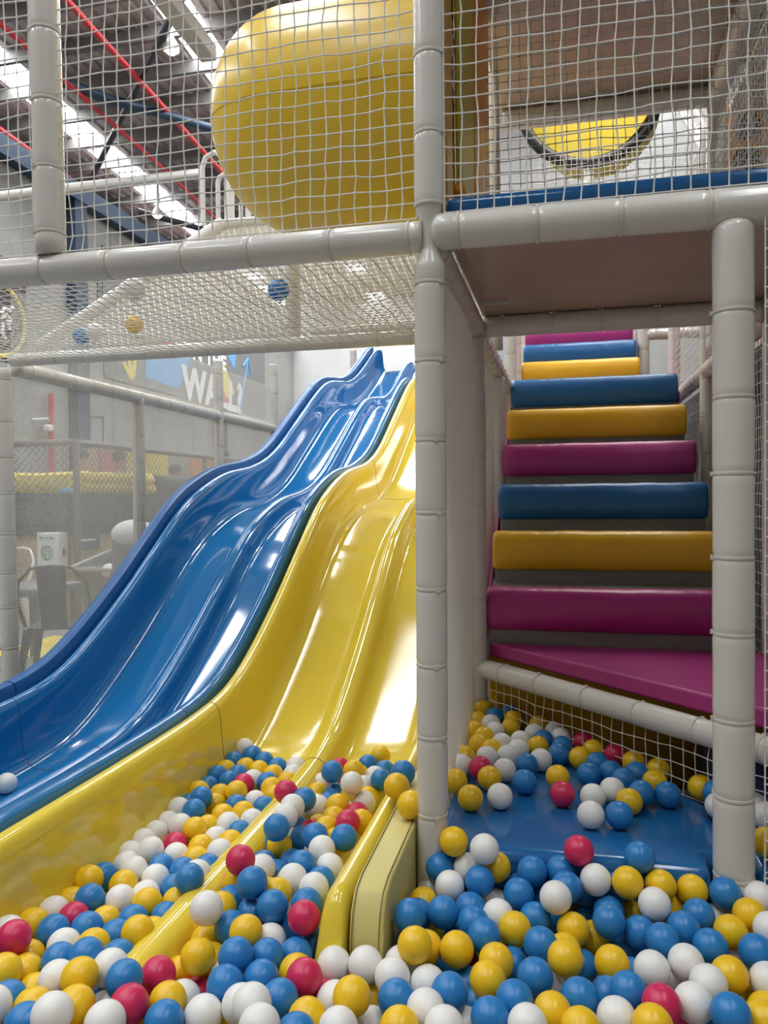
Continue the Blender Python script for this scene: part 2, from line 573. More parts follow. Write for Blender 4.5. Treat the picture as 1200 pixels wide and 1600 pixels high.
REST = """Bl-945,732,180 Bl-819,745,183 Bl-748,711,176 Wl-669,706,186 Yl-945,653,171 Yl-876,690,173 Yl-805,656,178 Wl-653,628,182 Yl-732,623,178 Bl-873,608,173 Wl-797,577,170 Yl-645,549,183
Bl-725,544,178 Bl-945,498,162 Yl-682,478,185 Yl-645,408,184 Yl-871,444,158 Wl-719,414,157 Bl-764,349,163 Wl-528,362,154 Bl-509,245,158 Yl-799,195,150 Wl-505,166,150 Pl-483,695,199
Yl-408,703,174 Bl-316,743,184 Wl-337,666,186 Wl-358,590,176 Pl-454,576,184 Wl-526,605,168 Yl-517,520,163 Bl-442,497,177 Yl-372,459,189 Yl-326,519,163 Bl-438,418,176 Yl-513,440,158
Pl-308,302,192 Yl-372,248,194 Wl-368,387,155 Yl-434,280,150 Pl-436,202,164 Yl-314,86,197 Wl-380,76,153 Yl-945,421,173 Bl-945,346,153 Wl-945,194,150 Pl-555,-178,157 Bl-514,-9,150
Bl-432,16,150 Bl-454,-61,152 Yl-394,-113,160 Bl-364,-26,154 Wl-536,-101,150 Yl-432,-184,161 Yl-352,-179,150 Wl-419,-261,172 Wl-326,-257,150 Yl-451,-488,150 Wl-945,-574,204 Wp-963,-565,127
Bp-786,-515,110 Bp-812,-623,95 Bp-650,-637,137 Wp-600,-699,146 Pp-850,-691,82 Pp-819,-756,116 Wp-390,-540,150 Bp-376,-616,134 Yp-366,-473,116 Yp-314,-667,133 Pp-159,-544,135 Bp0,-314,149
Bm20,1299,322 Ym70,1237,318 Bm140,1173,314 Bm79,1112,314 Ym20,1023,318 Ym160,1081,314 Wm77,968,324 Wm100,892,317 Ym64,813,318 Ym266,1026,314 Wm331,951,314 Wm138,761,314
Wm205,803,314 Wm253,907,314 Wm356,875,314 Bm290,830,315 Bm361,771,314 Ym106,671,317 Bp246,-45,176 Wp0,-25,135 Bp44,-91,135 Bp0,-229,174 Yp40,-200,112 Bp107,-238,131
Wp201,-153,131 Bp325,-45,164 Yp368,-295,166 Bp151,-394,114 Wp164,-553,126 Pp606,-429,119 Yp785,-407,154 Wf-969,-965,59 Wf372,-1137,47 Yf93,-1058,57 Bf-893,-779,50 Bf-37,-543,57
Yf1382,-908,54 Yf680,-897,33 Bf1208,-545,48 Bf888,-1213,56 Pf-190,-1141,54 Wf1315,-1000,53 Bf644,-262,47 Yf849,-191,36 Pf1094,-775,48 Wf1152,-918,51 Wf331,-140,40 Yf1097,-1046,64
Yf484,-519,64 Wf925,-298,35 Bf-399,-656,60 Yf1406,-397,40 Bf271,-399,35 Wf636,-806,52 Bf298,-1011,49 Wf890,-776,34 Wf-151,-792,62 Bf98,-1138,50 Wf1288,-572,57 Wf1357,-235,57
Bf996,-262,41 Wf101,-837,41 Bf343,-867,53 Yf-744,-632,46 Yf-444,-841,40 Bf248,-121,37 Bf1499,-1077,50 Wf1179,-1186,52 Bf253,-1239,35 Bf866,-653,58 Wf194,-1057,47 Yf-1197,-840,58
Wf653,-574,54 Bf1166,-426,51 Bf607,-509,58 Wf97,-1217,50 Yf1399,-1087,37 Yf1214,-767,42 Bf115,-455,56 Bf1194,-994,50 Pf1183,-1088,53 Bf726,-361,47 Wf524,-444,44 Yf181,-845,47
Pf-562,-929,39 Yf421,-665,59 Pf1254,-1224,54 Yf-318,-1086,37 Bf946,-94,50 Wf-164,-636,60 Wf816,-1173,40 Wf1143,-656,54 Yf899,-483,56 Bf1483,-1237,55 Yf1349,-1195,63 Bf8,-433,53
Wf977,-1065,46 Yf457,-1215,60 Yf-76,-953,40 Wf557,-1192,41 Bf-379,-939,56 Yf511,-334,35 Wf1397,-96,46 Yf68,-922,52 Wf167,-253,39 Yf-200,-1018,61 Pf-973,-1160,52 Pf778,-493,57
Wf-194,-929,60 Wf-801,-999,56 Bf129,-558,44 Wf397,-433,59 Wf17,-1000,34 Yf-1061,-792,34 Yf454,-885,58 Yf-1095,-1024,58 Pf-676,-1247,41 Bf1256,-406,42 Yf551,-1106,49 Bf1446,-805,50
Yf-761,-1119,56 Yf606,-342,63 Pf-323,-1183,41 Wf781,-121,64 Bf1408,-627,63 Pf1080,-880,57 Bf230,-305,53 Wf1019,-543,49 Bf-615,-1122,59 Yf1164,-245,56 Bf814,-1073,64 Wf-580,-649,36
Wf-77,-1174,34 Bf-425,-1056,57 Yf-834,-1229,45 Bf605,-110,49 Yf1291,-709,57 Yf-306,-882,36 Bf1340,-468,64 Wf539,-995,46 Bf502,-199,36 Yf720,-1243,61 Bf-782,-700,41 Bf856,-89,46
Bf-1007,-889,38 Yf1053,-1128,35 Wf549,-630,49 Wf793,-747,59 Yf268,-564,55 Yf-411,-742,43 Wf71,-752,36 Wf1160,-82,51 Bf-58,-791,55 Wf8,-337,51 Yf-605,-831,36 Yf-225,-1231,65
Wf-831,-842,43 Yf116,-341,34 Wf712,-755,57 Wf483,-784,48 Bf569,-870,63 Bf1040,-439,56 Bf844,-543,47 Bf-716,-843,56 Bf-534,-1134,47 Bf1337,-314,58 Bf-1147,-1168,43 Yf1264,-107,47
Wf451,-122,55 Yf-523,-799,49 Yf-970,-698,62 Yf1431,-529,60 Wf29,-114,39 Wf-869,-627,40 Pf262,-705,57 Yf215,-50,35 Wf1477,-995,58 Yf-673,-1020,35 Wf699,-647,58 Bf1487,-212,37
Wf-1135,-941,63 Yf867,-945,54 Wf1295,-908,48 Yf1265,-189,37 Bf1069,-118,59 Yf733,-1150,40 Bf-664,-944,58 Bf-1179,-734,42 Yf237,-775,36 Yf991,-854,41 Wf-923,-892,47 Bf898,-1123,47
Yf1402,-722,52 Yf370,-771,55 Yf988,-1221,48 Wf1107,-579,58 Yf835,-317,52 Yf-1130,-1248,59 Yf401,-345,43 Yf293,-225,50 Bf1481,-107,51 Yf963,-176,61 Wf572,-734,40 Bf1078,-1250,61
Pf736,-985,55 Wf1043,-693,39 Pf-530,-1212,57 Bf765,-269,34 Yf-83,-1032,40 Bf-480,-636,34 Bf1267,-834,55 Bf-879,-1013,57 Bf933,-711,47 Wf1175,-159,45 Bf1037,-336,52 Wf-236,-772,37
Bf321,-67,64 Bf-769,-931,41 Bf1430,-299,42 Wf155,-717,43 Yf1488,-915,47 Yf410,-1041,44 Yf-404,-1229,56 Bf-1004,-1049,46 Yf806,-1250,48 Wf459,-1127,34 Bf-3,-1220,51 Wf759,-876,47
Bf672,-1045,40 Bf670,-431,43 Bf-1081,-872,50 Bf-455,-1138,55 Pf1098,-291,63 Yf677,-162,42 Bf-78,-652,55 Bf942,-926,37 Bf-1049,-716,55 Bf-1177,-1081,63 Yf-622,-736,35 Yf-1103,-659,34
Pf-578,-1013,44 Wf6,-829,34 Bf-525,-704,51 Yf696,-510,36 Wf423,-209,46 Bf999,-988,57 Wf325,-634,54 Yf398,-514,34 Wf155,-109,55 Bf928,-391,60 Yf-1013,-622,61 Yf1461,-1152,52
Bf-903,-1093,51 Wf880,-871,40 Wf1177,-333,49 Yf94,-634,33 Yf633,-1151,41 Pf-1029,-1243,39 Yf768,-611,43 Wf923,-558,39 Yf-1059,-1102,61 Yf-323,-737,59 Yf26,-1112,42 Bf275,-1150,35
Bf-85,-1249,48 Bf-1187,-632,43 Bf1248,-1139,33 Yf527,-45,50 Yf320,-496,48 Bf987,-631,43 Bf-890,-1168,65 Wf873,-1023,33 Bf1484,-353,64 Yf401,-957,46 Pf149,-949,40 Bf821,-817,44
Yf175,-636,65 Wf452,-587,41 Bf-921,-1232,34 Bf-236,-674,55 Wf605,-951,64 Wf1484,-645,39 Bf1160,-842,63 Yf-966,-812,64 Bf466,-395,53 Wf842,-426,49 Pf248,-912,36 Bf1024,-57,44
Yf-739,-769,52 Bf583,-186,50 Yf19,-645,54 Wf331,-1245,35 Wf13,-245,51 Bf-741,-1212,64 Bf-313,-1005,38 Yf-689,-1095,40 Yf1391,-987,48 Wf-499,-1033,54 Wf-307,-632,42 Bf1096,-205,59
Yf207,-516,38 Bf1119,-499,39 Yf179,-1175,46 Pf114,-179,44 Yf701,-78,64 Yf29,-506,36 Yf330,-295,55 Yf-687,-693,64 Wf998,-758,57 Bf625,-1232,51 Bf1313,-1077,44 Wf1256,-310,46
Yf99,-54,53 Pf748,-193,57 Bf-106,-858,33 Wf1236,-642,52 Yf-156,-714,33 Yf1487,-446,51 Wf1323,-182,110 Bf479,-608,118 Yf663,-141,114 Bf996,-896,111 Yf1009,-107,111 Wf-344,-1080,110
Yf1370,-777,105 Wf1326,-940,113 Bf291,-823,101 Pf165,-1225,110 Pf1253,-493,113 Wf583,-639,118 Bf-1111,-830,114 Wf1035,-1140,108 Bf320,-1116,114 Yf1240,-946,103 Bf-649,-762,111 Bf501,-1140,116
Bf1282,-371,117 Bf-1145,-723,115 Wf220,-1019,111 Bf-4,-851,109 Wf-1003,-1226,119 Bf-897,-939,119 Bf-675,-881,115 Bf-1040,-995,107 Pf1488,-199,115 Wf-207,-1094,120 Bf-1,-737,113 Pf703,-864,103
Bf1147,-1143,117 Bf1357,-594,113 Yf134,-869,110 Bf818,-925,119 Pf1140,-1224,107 Yf-240,-748,116 Yf850,-1010,120 Yf820,-610,108 Bf87,-998,113 Wf905,-235,97 Pf288,-1192,99 Yf-393,-1148,110
Bf699,-1146,114 Wf-244,-972,114 Wf-149,-999,120 Yf-491,-1241,118 Wf-23,-1054,118 Bf-449,-969,107 Bf-964,-1020,114 Yf-285,-828,97 Bf-820,-1144,104 Yf418,-744,112 Bf948,-653,111 Bf1252,-1055,117
Wf391,-875,115 Yf225,-1127,110 Bf-572,-788,113 Wf1109,-710,109 Pf-767,-873,120 Wf70,-606,102 Wf1219,-859,119 Bf875,-699,120 Yf1236,-240,94 Yf852,-1142,116 Bf945,-1044,113 Wf259,-472,120
Yf881,-428,115 Yf-917,-646,112 Wf1018,-266,116 Bf553,-1240,110 Bf570,-773,116 Pf1435,-919,119 Bf1357,-1046,119 Bf525,-270,112 Bf-677,-1177,92 Bf719,-534,110 Yf-154,-1192,112 Bf-706,-1050,102
Bf1082,-818,113 Bf1003,-813,113 Bf-1001,-883,117 Wf-631,-1016,114 Pf394,-1205,119 Wf1212,-711,102 Yf677,-988,116 Bf1057,-380,120 Yf1093,-961,101 Yf964,-514,102 Yf789,-824,119 Wf1328,-78,94
Wf-1117,-1134,116 Wf1320,-863,110 Yf653,-741,119 Bf103,-746,111 Wf-179,-870,107 Wf693,-257,108 Bf1486,-548,116 Bf45,-1196,119 Wf890,-545,112 Wf1355,-1139,116 Pf-31,-976,108 Bf-399,-869,107
Bf934,-1168,103 Yf828,-231,101 Yf-122,-1108,104 Wf885,-50,111 Yf1094,-464,118 Yf471,-991,102 Bf-595,-1215,107 Wf1411,-1236,108 Yf1116,-75,120 Pf621,-1190,120 Bf674,-370,112 Bf1391,-414,115
Yf329,-709,98 Bf292,-929,97 Yf-259,-1170,105 Bf410,-535,119 Wf603,-1024,91 Wf1452,-726,115 Bf-99,-873,113 Wf-1184,-1017,113 Bf-98,-709,109 Bf78,-314,102 Yf1438,-1038,117 Yf-437,-748,119
Bf521,-690,107 Wf920,-817,107 Wf-1066,-646,116 Bf713,-1068,104 Bf-329,-1223,106 Yf-62,-1172,112 Bf280,-628,119 Pf-500,-1127,120 Wf-849,-857,120 Wf922,-146,119 Yf-601,-917,109 Wf776,-676,117
Yf-834,-1067,96 Yf353,-1023,105 Bf1130,-153,106 Bf1478,-279,102 Wf1053,-657,109 Bf1428,-66,114 Pf1011,-590,112 Yf-547,-1062,108 Yf1186,-618,105 Wf129,-1103,115 Bf161,-963,117 Bf46,-1092,116
Bf-904,-732,120 Yf211,-877,112 Bf520,-919,97 Bf1171,-500,102 Wf1491,-651,120 Yf1408,-165,110 Yf-999,-1114,111 Bf-505,-870,103 Yf1218,-48,104 Pf778,-1167,117 Bf601,-1111,110 Wf1158,-771,101
Wf502,-842,102 Yf-372,-1003,106 Yf78,-526,92 Yf185,-227,112 Bf-363,-800,110 Yf-553,-620,106 Pf565,-560,106 Wf336,-571,98 Yf-1199,-1190,96 Yf932,-323,112 Wf1040,-180,109 Bf-546,-973,113
Bf711,-444,111 Pf178,-779,108 Wf-1068,-1197,90 Wf1164,-968,171 Yf1449,-1133,170 Bf657,-1051,161 Yf1489,-101,170 Yf838,-1078,172 Bf1306,-85,167 Yf939,-762,163 Pf1496,-1248,149 Bf546,-1047,152
Bf1136,-821,168 Bf980,-1211,172 Wf-743,-961,164 Wf1271,-901,157 Bf1066,-1065,174 Wf-353,-915,157 Bf1364,-673,173 Yf1430,-306,169 Wf841,-1210,158 Bf1166,-234,150 Yf-725,-1197,160 Wf428,-1052,156
Yf1199,-158,165 Wf-321,-1178,170 Yf476,-1249,153 Pf1282,-702,167 Yf1205,-569,165 Wf-698,-1111,164 Bf-870,-1237,166 Bf1196,-650,174 Bf-1097,-957,172 Yf1245,-1200,166 Yf632,-919,146 Bf1422,-496,170
Yf1339,-263,168 Wf1210,-760,172 Yf214,-1082,171 Bf775,-958,175 Wf905,-925,167 Wf-493,-1008,171 Yf-1105,-1196,168 Yf-119,-938,157 Bf858,-814,160 Wf-1170,-945,154 Yf1180,-377,146 Bf1399,-970,172
Wf955,-53,143 Bf-406,-1228,171 Bf-60,-1222,173 Yf1107,-534,164 Yf359,-1247,175 Yf995,-704,173 Yf1079,-912,170 Wf-208,-1243,150 Bf1491,-784,169 Wf911,-1247,162 Yf1295,-422,175 Yf-495,-927,158
Yf-594,-1131,156 Bf1487,-428,145 Wf-655,-1244,161 Yf-309,-997,166 Bf1073,-1195,171 Yf706,-1222,170 Yf1307,-552,161 Yf376,-940,171 Bf1389,-862,163 Wf290,-981,160 Bf208,-1185,163 Wf728,-813,165
Yf-1118,-1051,166 Yf554,-1146,173 Wf-1195,-794,149 Bf-893,-1131,159 Yf1356,-336,150 Yf1051,-767,170 Yf-407,-1048,164 Bf582,-976,171 Bf1116,-647,166 Yf9,-923,155 Yf1350,-1248,153 Bf-257,-871,156
Bf1193,-1049,170 Yf152,-648,144 Wf-1172,-1248,157 Wf462,-918,171 Wf432,-1135,172 Bf979,-953,161 Bf1068,-136,174 Yf935,-1110,155 Wf-1185,-1093,171 Yf1047,-51,149 Wf-68,-784,144 Wf1132,-312,170
Bf1300,-808,160 Pf960,-853,164 Yf-578,-855,169 Yf-1060,-1127,170 Bf-1025,-1047,165 Wf-441,-1154,170 Pf1181,-81,173 Yf316,-1062,171 Yf-776,-1030,149 Bf1254,-226,167 Wf125,-1181,168 Yf1499,-1047,171
Bf21,-1244,174 Wf1182,-1245,175 Yf-195,-809,164 Wf752,-1086,168 Wf1443,-599,168 Bf1294,-999,163 Bf-937,-1196,155 Wf-57,-1101,171 Bf255,-1246,159 Bf1227,-302,164 Wf-787,-1242,143 Wf1290,-1111,156"""

# ================================================================== the hall
HX0, HX1, HY0, HY1, RZ = -8.0, 6.5, -5.0, 21.0, 7.5
mb = MB(); mb.box((HX0 - 1, HY0, -0.2), (HX1, HY1 + 1, -0.02)); struct(mb.build('floor', M['floor'], smooth=False))
mb = MB()
mb.box((HX0 - 0.25, HY0, -0.02), (HX0, HY1, 6.62))
struct(mb.build('wall_left', M['concrete'], smooth=False))
mb = MB()
mb.box((HX0 - 0.25, HY1, -0.02), (HX1, HY1 + 0.25, 7.4))
struct(mb.build('wall_back', M['pale_wall'], smooth=False))
mb = MB()
mb.box((HX1, HY0, -0.02), (HX1 + 0.2, HY1, 7.4))
struct(mb.build('wall_right', M['steel'], smooth=False))
# panel joints of the concrete wall, as real grooves' dark sealant strips
mb = MB()
for y in (-2, 1.2, 4.4, 7.7, 10.9, 14.1, 17.3):
    mb.box((HX0, y - 0.012, 0), (HX0 + 0.004, y + 0.012, 6.6))
struct(mb.build('trim_1', M['steel'], smooth=False))


def rp(a, t, z):
    return Vector((a - 0.062 * (t - 7), t, z))


SKY = [-7.42, -4.42, -2.33, 1.76]
SKW = [0.27, 0.24, 0.36, 0.25]
# translucent sheets alternate with opaque ones along the nearer strips
SEG = [[(HY0, HY1 + 0.5)], [(HY0, -3.0), (-1.6, 0.6), (1.5, 3.2), (4.2, HY1 + 0.5)], [(HY0, -2.5), (-1.0, 1.2), (2.55, 5.4), (6.6, HY1 + 0.5)], [(HY0, HY1 + 0.5)]]


def roof_sheet(name, a0, a1, t0, t1, z, m):
    mb = MB()
    n = max(2, round((a1 - a0) / 0.19))
    prof = []
    w = (a1 - a0) / n
    for k in range(n):
        x = a0 + k * w
        prof += [(x, 0.0), (x + w * 0.55, 0.0), (x + w * 0.68, 0.035), (x + w * 0.87, 0.035)]
    prof.append((a1, 0.0))
    vs = [rp(x, t0, z + dz) for x, dz in prof] + [rp(x, t1, z + dz) for x, dz in prof]
    q = len(prof)
    mb.add(vs, [(k, k + 1, q + k + 1, q + k) for k in range(q - 1)])
    return struct(mb.build(name, m, smooth=False))


e = [-9.4] + [x for s, w in zip(SKY, SKW) for x in (s - w, s + w)] + [8.0]
for k in range(0, len(e), 2):
    roof_sheet('ceiling', e[k], e[k + 1], HY0, HY1 + 0.5, RZ, M['roof'])
nwin = 0
for k, s in enumerate(SKY):
    t_ = HY0
    for a, b in SEG[k]:
        if a > t_:
            roof_sheet('ceiling', s - SKW[k], s + SKW[k], t_, a, RZ, M['roof'])
        nwin += 1
        roof_sheet('window_%d' % nwin, s - SKW[k], s + SKW[k], a, b, RZ, M['skylight'])
        t_ = b
t = 5.45 - 0.83 * 12
k = 0
while t < 20.5:
    mb = MB()
    a, b = rp(-9.2, t, RZ - 0.16), rp(4.0, t, RZ - 0.16)
    mb.prism([a + Vector((0, -0.03, -0.03)), a + Vector((0, 0.03, -0.03)), a + Vector((0, 0.03, 0.14)), a + Vector((0, -0.03, 0.14))], b - a)
    tag(mb.build('roof_purlin', M['steel'], smooth=False), 'grey steel purlin running across under the metal roof sheets', 'roof beam', 'purlins under the roof')
    t += 0.83 if t < 12 else 1.25
    k += 1


def pipe(name, p, r, m, label, cat, group=None, sides=10):
    mb = MB()
    mb.tube(p, r, sides)
    return tag(mb.build(name, m, loc=p[0], smooth=True), label, cat, group)


for a, lab in ((-8.1, 'red sprinkler pipe high along the concrete wall'), (-5.3, 'red sprinkler pipe between the two skylight strips'), (-2.5, 'red sprinkler pipe over the big yellow tube')):
    pipe('sprinkler_pipe', [rp(a, HY0 + 1, 7.05), rp(a, HY1, 7.05)], 0.045, M['red'], lab, 'pipe', 'red sprinkler pipes')
a = rp(-6.35, 4, 6.6)
pipe('sprinkler_pipe', [at_z(60, 90, 6.9) + Vector((0.1, -3, 0)), at_z(60, 90, 6.9), at_z(260, 268, 6.9), at_z(335, 340, 6.9)], 0.035, M['red'], 'thin red sprinkler pipe crossing below the brightest skylight strip', 'pipe', 'red sprinkler pipes')
mb = MB()
a, b = at_z(215, -60, 7.0), at_z(327, 85, 7.0)
mb.prism([a + Vector((-0.11, 0, -0.1)), a + Vector((0.11, 0, -0.1)), a + Vector((0.11, 0, 0.1)), a + Vector((-0.11, 0, 0.1))], b - a)
tag(mb.build('air_duct', M['beige'], loc=a, smooth=False, bevel=0.02), 'beige square duct hanging below the roof beside a skylight', 'duct')
pipe('roof_brace', [at_z(287, -10, 7.1), at_z(140, 285, 7.1)], 0.05, M['steel_dark'], 'dark diagonal brace rod crossing the long blue brace', 'brace', 'roof braces')
pipe('roof_brace', [at_z(60, 110, 7.0), at_z(110, 133, 7.0), at_z(180, 158, 7.0), at_z(260, 180, 7.0), at_z(345, 205, 7.0)], 0.07, M['steel_blue'], 'long dark blue brace sweeping under the roof sheets', 'brace', 'roof braces')
pipe('roof_brace', [at_z(215, 330, 6.8), at_z(330, 362, 6.8)], 0.06, M['steel_dark'], 'dark brace low above the far skylight end', 'brace', 'roof braces')
p0, p1 = at_u(-40, 312, -7.6), at_z(312, 270, 6.7)
pipe('conduit', [p0, p1], 0.07, M['steel_light'], 'pale grey conduit running level below the roof', 'pipe')
mb = MB()
mb.box((HX0, HY0, 6.45), (HX0 + 0.22, 13.5, 6.75))
tag(mb.build('eaves_beam', M['steel_blue'], loc=(HX0, HY0, 6.45), smooth=False), 'dark blue steel beam along the top of the concrete wall', 'beam')
pipe('rafter', [Vector((-7.99, 12.2, 6.28)), Vector((-3, 12.6, 6.85)), Vector((3.0, 13, 7.3))], 0.12, M['steel_blue'], 'dark blue steel rafter rising from the concrete wall', 'beam', sides=4)
for y, lab in ((9.72, 'blue steel column on the concrete wall beside the round sign'), (15.4, 'blue steel column on the concrete wall under the mural')):
    mb = MB()
    mb.box((HX0, y - 0.17, 0), (HX0 + 0.2, y + 0.17, 6.5 if y < 11 else 3.5))
    tag(mb.build('steel_column', M['steel_blue'], loc=(HX0, y, 0), smooth=False), lab, 'column')
for q, z, lab in (((268, 82), 6.95, 'lit high bay lamp near the diagonal brace'), ((246, 339), 6.6, 'lit high bay lamp at the far end of the skylight')):
    c = at_z(*q, z)
    e = empty('roof_lamp', c, lab, 'lamp', 'lamps under the roof')
    mb = MB()
    mb.tube([c + Vector((0, 0, 0.02)), c + Vector((0, 0, 0.1)), c + Vector((0, 0, 0.2)), c + Vector((0, 0, RZ - z - 0.02))], [0.10, 0.09, 0.03, 0.01], 16)
    mb.build('housing', M['steel_light'], e)
    mb = MB()
    mb.sphere(c, 0.06, 16, 8, (1, 1, 0.4))
    mb.build('bulb', M['lamp'], e)


# ---- flat pieces painted on the left wall (facing +x)
def wall_poly(pts, u, m, name, parent, d=0.006):
    mb = MB()
    mb.prism([at_u(x, y, u) for x, y in pts], (d, 0, 0))
    return mb.build(name, M[m], parent, smooth=False)


def text(body, size, loc, m, name, parent, thick=0.0, ex=0.004, xdir=(0, 1, 0), ydir=(0, 0, 1), sx=1.0):
    cu = bpy.data.curves.new(name, 'FONT')
    cu.body = body
    cu.size = size
    cu.extrude = ex
    cu.offset = thick
    t = bpy.data.objects.new(name, cu)
    COL.objects.link(t)
    bpy.context.view_layer.update()
    me = bpy.data.meshes.new_from_object(t.evaluated_get(bpy.context.evaluated_depsgraph_get()))
    bpy.data.objects.remove(t)
    X, Y = Vector(xdir), Vector(ydir)
    Z = X.cross(Y)
    off = Vector(loc) - (Vector(parent.location) if parent else Vector((0, 0, 0)))
    for v in me.vertices:
        v.co = X * v.co.x * sx + Y * v.co.y + Z * v.co.z + off
    me.materials.clear()
    me.materials.append(M[m])
    o = bpy.data.objects.new(name, me)
    COL.objects.link(o)
    if parent:
        o.parent = parent
    return o


mu = MB()
mu.box((HX0 + 0.005, 10.6, 3.55), (HX0 + 0.03, 18.5, 6.0))
mural = mu.build('mural', M['mural'], loc=(HX0 + 0.005, 10.6, 3.55), smooth=False)
tag(mural, 'grey wall mural with white lettering, a yellow hand and blue shapes', 'mural')
UW = HX0 + 0.03
wall_poly([(227, 540), (300, 540), (294, 575), (278, 607), (228, 590)], UW, 'p_blue', 'blue_shape', mural)
wall_poly([(245, 535), (268, 535), (266, 562), (252, 556)], UW + 0.004, 'p_pink', 'pink_shape', mural, 0.008)
wall_poly([(190, 567), (195, 565), (202, 579), (198, 556), (203, 555), (206, 577), (210, 556), (214, 556), (211, 586), (208, 594), (203, 591)], UW, 'p_yellow', 'yellow_hand', mural)
wall_poly([(352, 545), (370, 545), (366, 578)], UW, 'p_blue', 'blue_triangle', mural)
wall_poly([(332, 566), (348, 566), (363, 602), (366, 615), (352, 625), (338, 600)], UW, 'p_yellow', 'yellow_shape', mural)
wall_poly([(330, 592), (350, 612), (358, 634), (340, 630), (330, 618)], UW + 0.003, 'p_pink', 'pink_patch', mural, 0.008)
mb = MB()
mb.tube([at_u(375, 640, UW), at_u(387, 560, UW)], 0.035, 6)
mb.tube([at_u(379, 572, UW), at_u(387, 560, UW), at_u(392, 584, UW)], 0.035, 6)
mb.build('arrow', M['p_blue'], mural)
p = at_u(286, 619, UW + 0.008)
text('WALL?', 1.02, (UW + 0.008, p.y, p.z - 0.02), 'p_white', 'lettering', mural, 0.045, sx=1.06)
text('RUN THE', 0.50, (UW + 0.008, p.y - 0.35, p.z + 0.93), 'p_white', 'small_lettering', mural, 0.02, sx=1.25)

# round emblem sign, dark panel and window on the concrete wall
mb = MB()
mb.box((HX0 + 0.003, 7.0, 3.4), (HX0 + 0.02, 8.5, 5.0))
sg = mb.build('emblem_sign', M['maroon'], loc=(HX0, 7.0, 3.4), smooth=False)
tag(sg, 'dark sign panel with a thin yellow ring round a white figure', 'sign')
c = at_u(-6, 497, UW)
mb = MB()
mb.tube([c + Vector((0, math.cos(a) * 0.62, math.sin(a) * 0.56)) for a in [k * math.pi / 24 for k in range(48)]], 0.035, 6, closed=True)
mb.build('ring', M['p_yellow'], sg)
mb = MB()
for pts in ([(2, 490), (8, 480), (14, 486), (20, 480)], [(0, 497), (10, 492), (17, 500), (12, 508)], [(5, 505), (3, 520), (8, 530)], [(10, 500), (15, 515)]):
    mb.tube([at_u(x, y, UW + 0.01) for x, y in pts], 0.03, 6)
mb.build('figure', M['p_white'], sg)
mb = MB(); mb.box((HX0, 10.45, 4.75), (HX0 + 0.02, 10.95, 5.6))
tag(mb.build('wall_vent', M['navy'], loc=(HX0, 10.45, 4.75), smooth=False), 'dark square vent in the concrete wall above the mural', 'vent')
mb = MB()
P_ = [at_u(x, y, HX0 + 0.01) for x, y in ((128, 651), (161, 651), (161, 735), (128, 735))]
mb.tube(P_ + [P_[0]], 0.02, 4)
tag(mb.build('wall_hatch', M['steel'], loc=P_[0]), 'thin dark outline of a hatch in the concrete wall', 'hatch')
pipe('riser_pipe', [at_u(80, 615, HX0 + 0.1), at_u(81, 760, HX0 + 0.1)], 0.045, M['red'], 'upright red pipe against the concrete wall', 'pipe')
e = empty('wall_speaker', at_u(62, 662, HX0), 'small pale bracket lamp on the concrete wall near the red pipe', 'lamp')
mb = MB(); c = Vector(e.location); mb.tube([c + Vector((0.02, -0.2, 0.05)), c + Vector((0.16, 0, 0.08)), c + Vector((0.02, 0.2, 0.03))], 0.02, 6); mb.build('bracket', M['white_plastic'], e)
mb = MB(); mb.box(c + Vector((0.1, -0.07, -0.13)), c + Vector((0.22, 0.07, -0.02))); mb.build('head', M['white_plastic'], e, bevel=0.03)
e.name = 'bracket_lamp'

# ================================================================== play area beyond the mesh
FX, FY = -4.62, 4.91
mb = MB()
mb.prism([(HX0 + 0.3, FY, -0.02), (FX, FY, -0.02), (FX, 12.5, -0.02), (FX - 0.06, 12.5, -0.02), (FX - 0.06, FY + 0.06, -0.02), (HX0 + 0.3, FY + 0.06, -0.02)], (0, 0, 0.90))
tag(mb.build('plywood_screen', M['ply'], loc=(FX, FY, 0), smooth=False), 'bare plywood screen below the dark skirt of the enclosure', 'screen')
mb = MB()
mb.prism([(HX0 + 0.3, FY - 0.03, 0.88), (FX + 0.03, FY - 0.03, 0.88), (FX + 0.03, 12.5, 0.88), (FX - 0.05, 12.5, 0.88), (FX - 0.05, FY + 0.05, 0.88), (HX0 + 0.3, FY + 0.05, 0.88)], (0, 0, 0.45))
for z in (0.95, 1.0):
    mb.prism([(HX0 + 0.3, FY - 0.045, z), (FX + 0.045, FY - 0.045, z), (FX + 0.045, 12.5, z), (FX, 12.5, z), (FX, FY, z), (HX0 + 0.3, FY, z)], (0, 0, 0.02))
tag(mb.build('fabric_skirt', M['skirt'], loc=(FX, FY, 0.88), smooth=False), 'dark grey fabric skirt wrapped round the fenced enclosure', 'skirt')


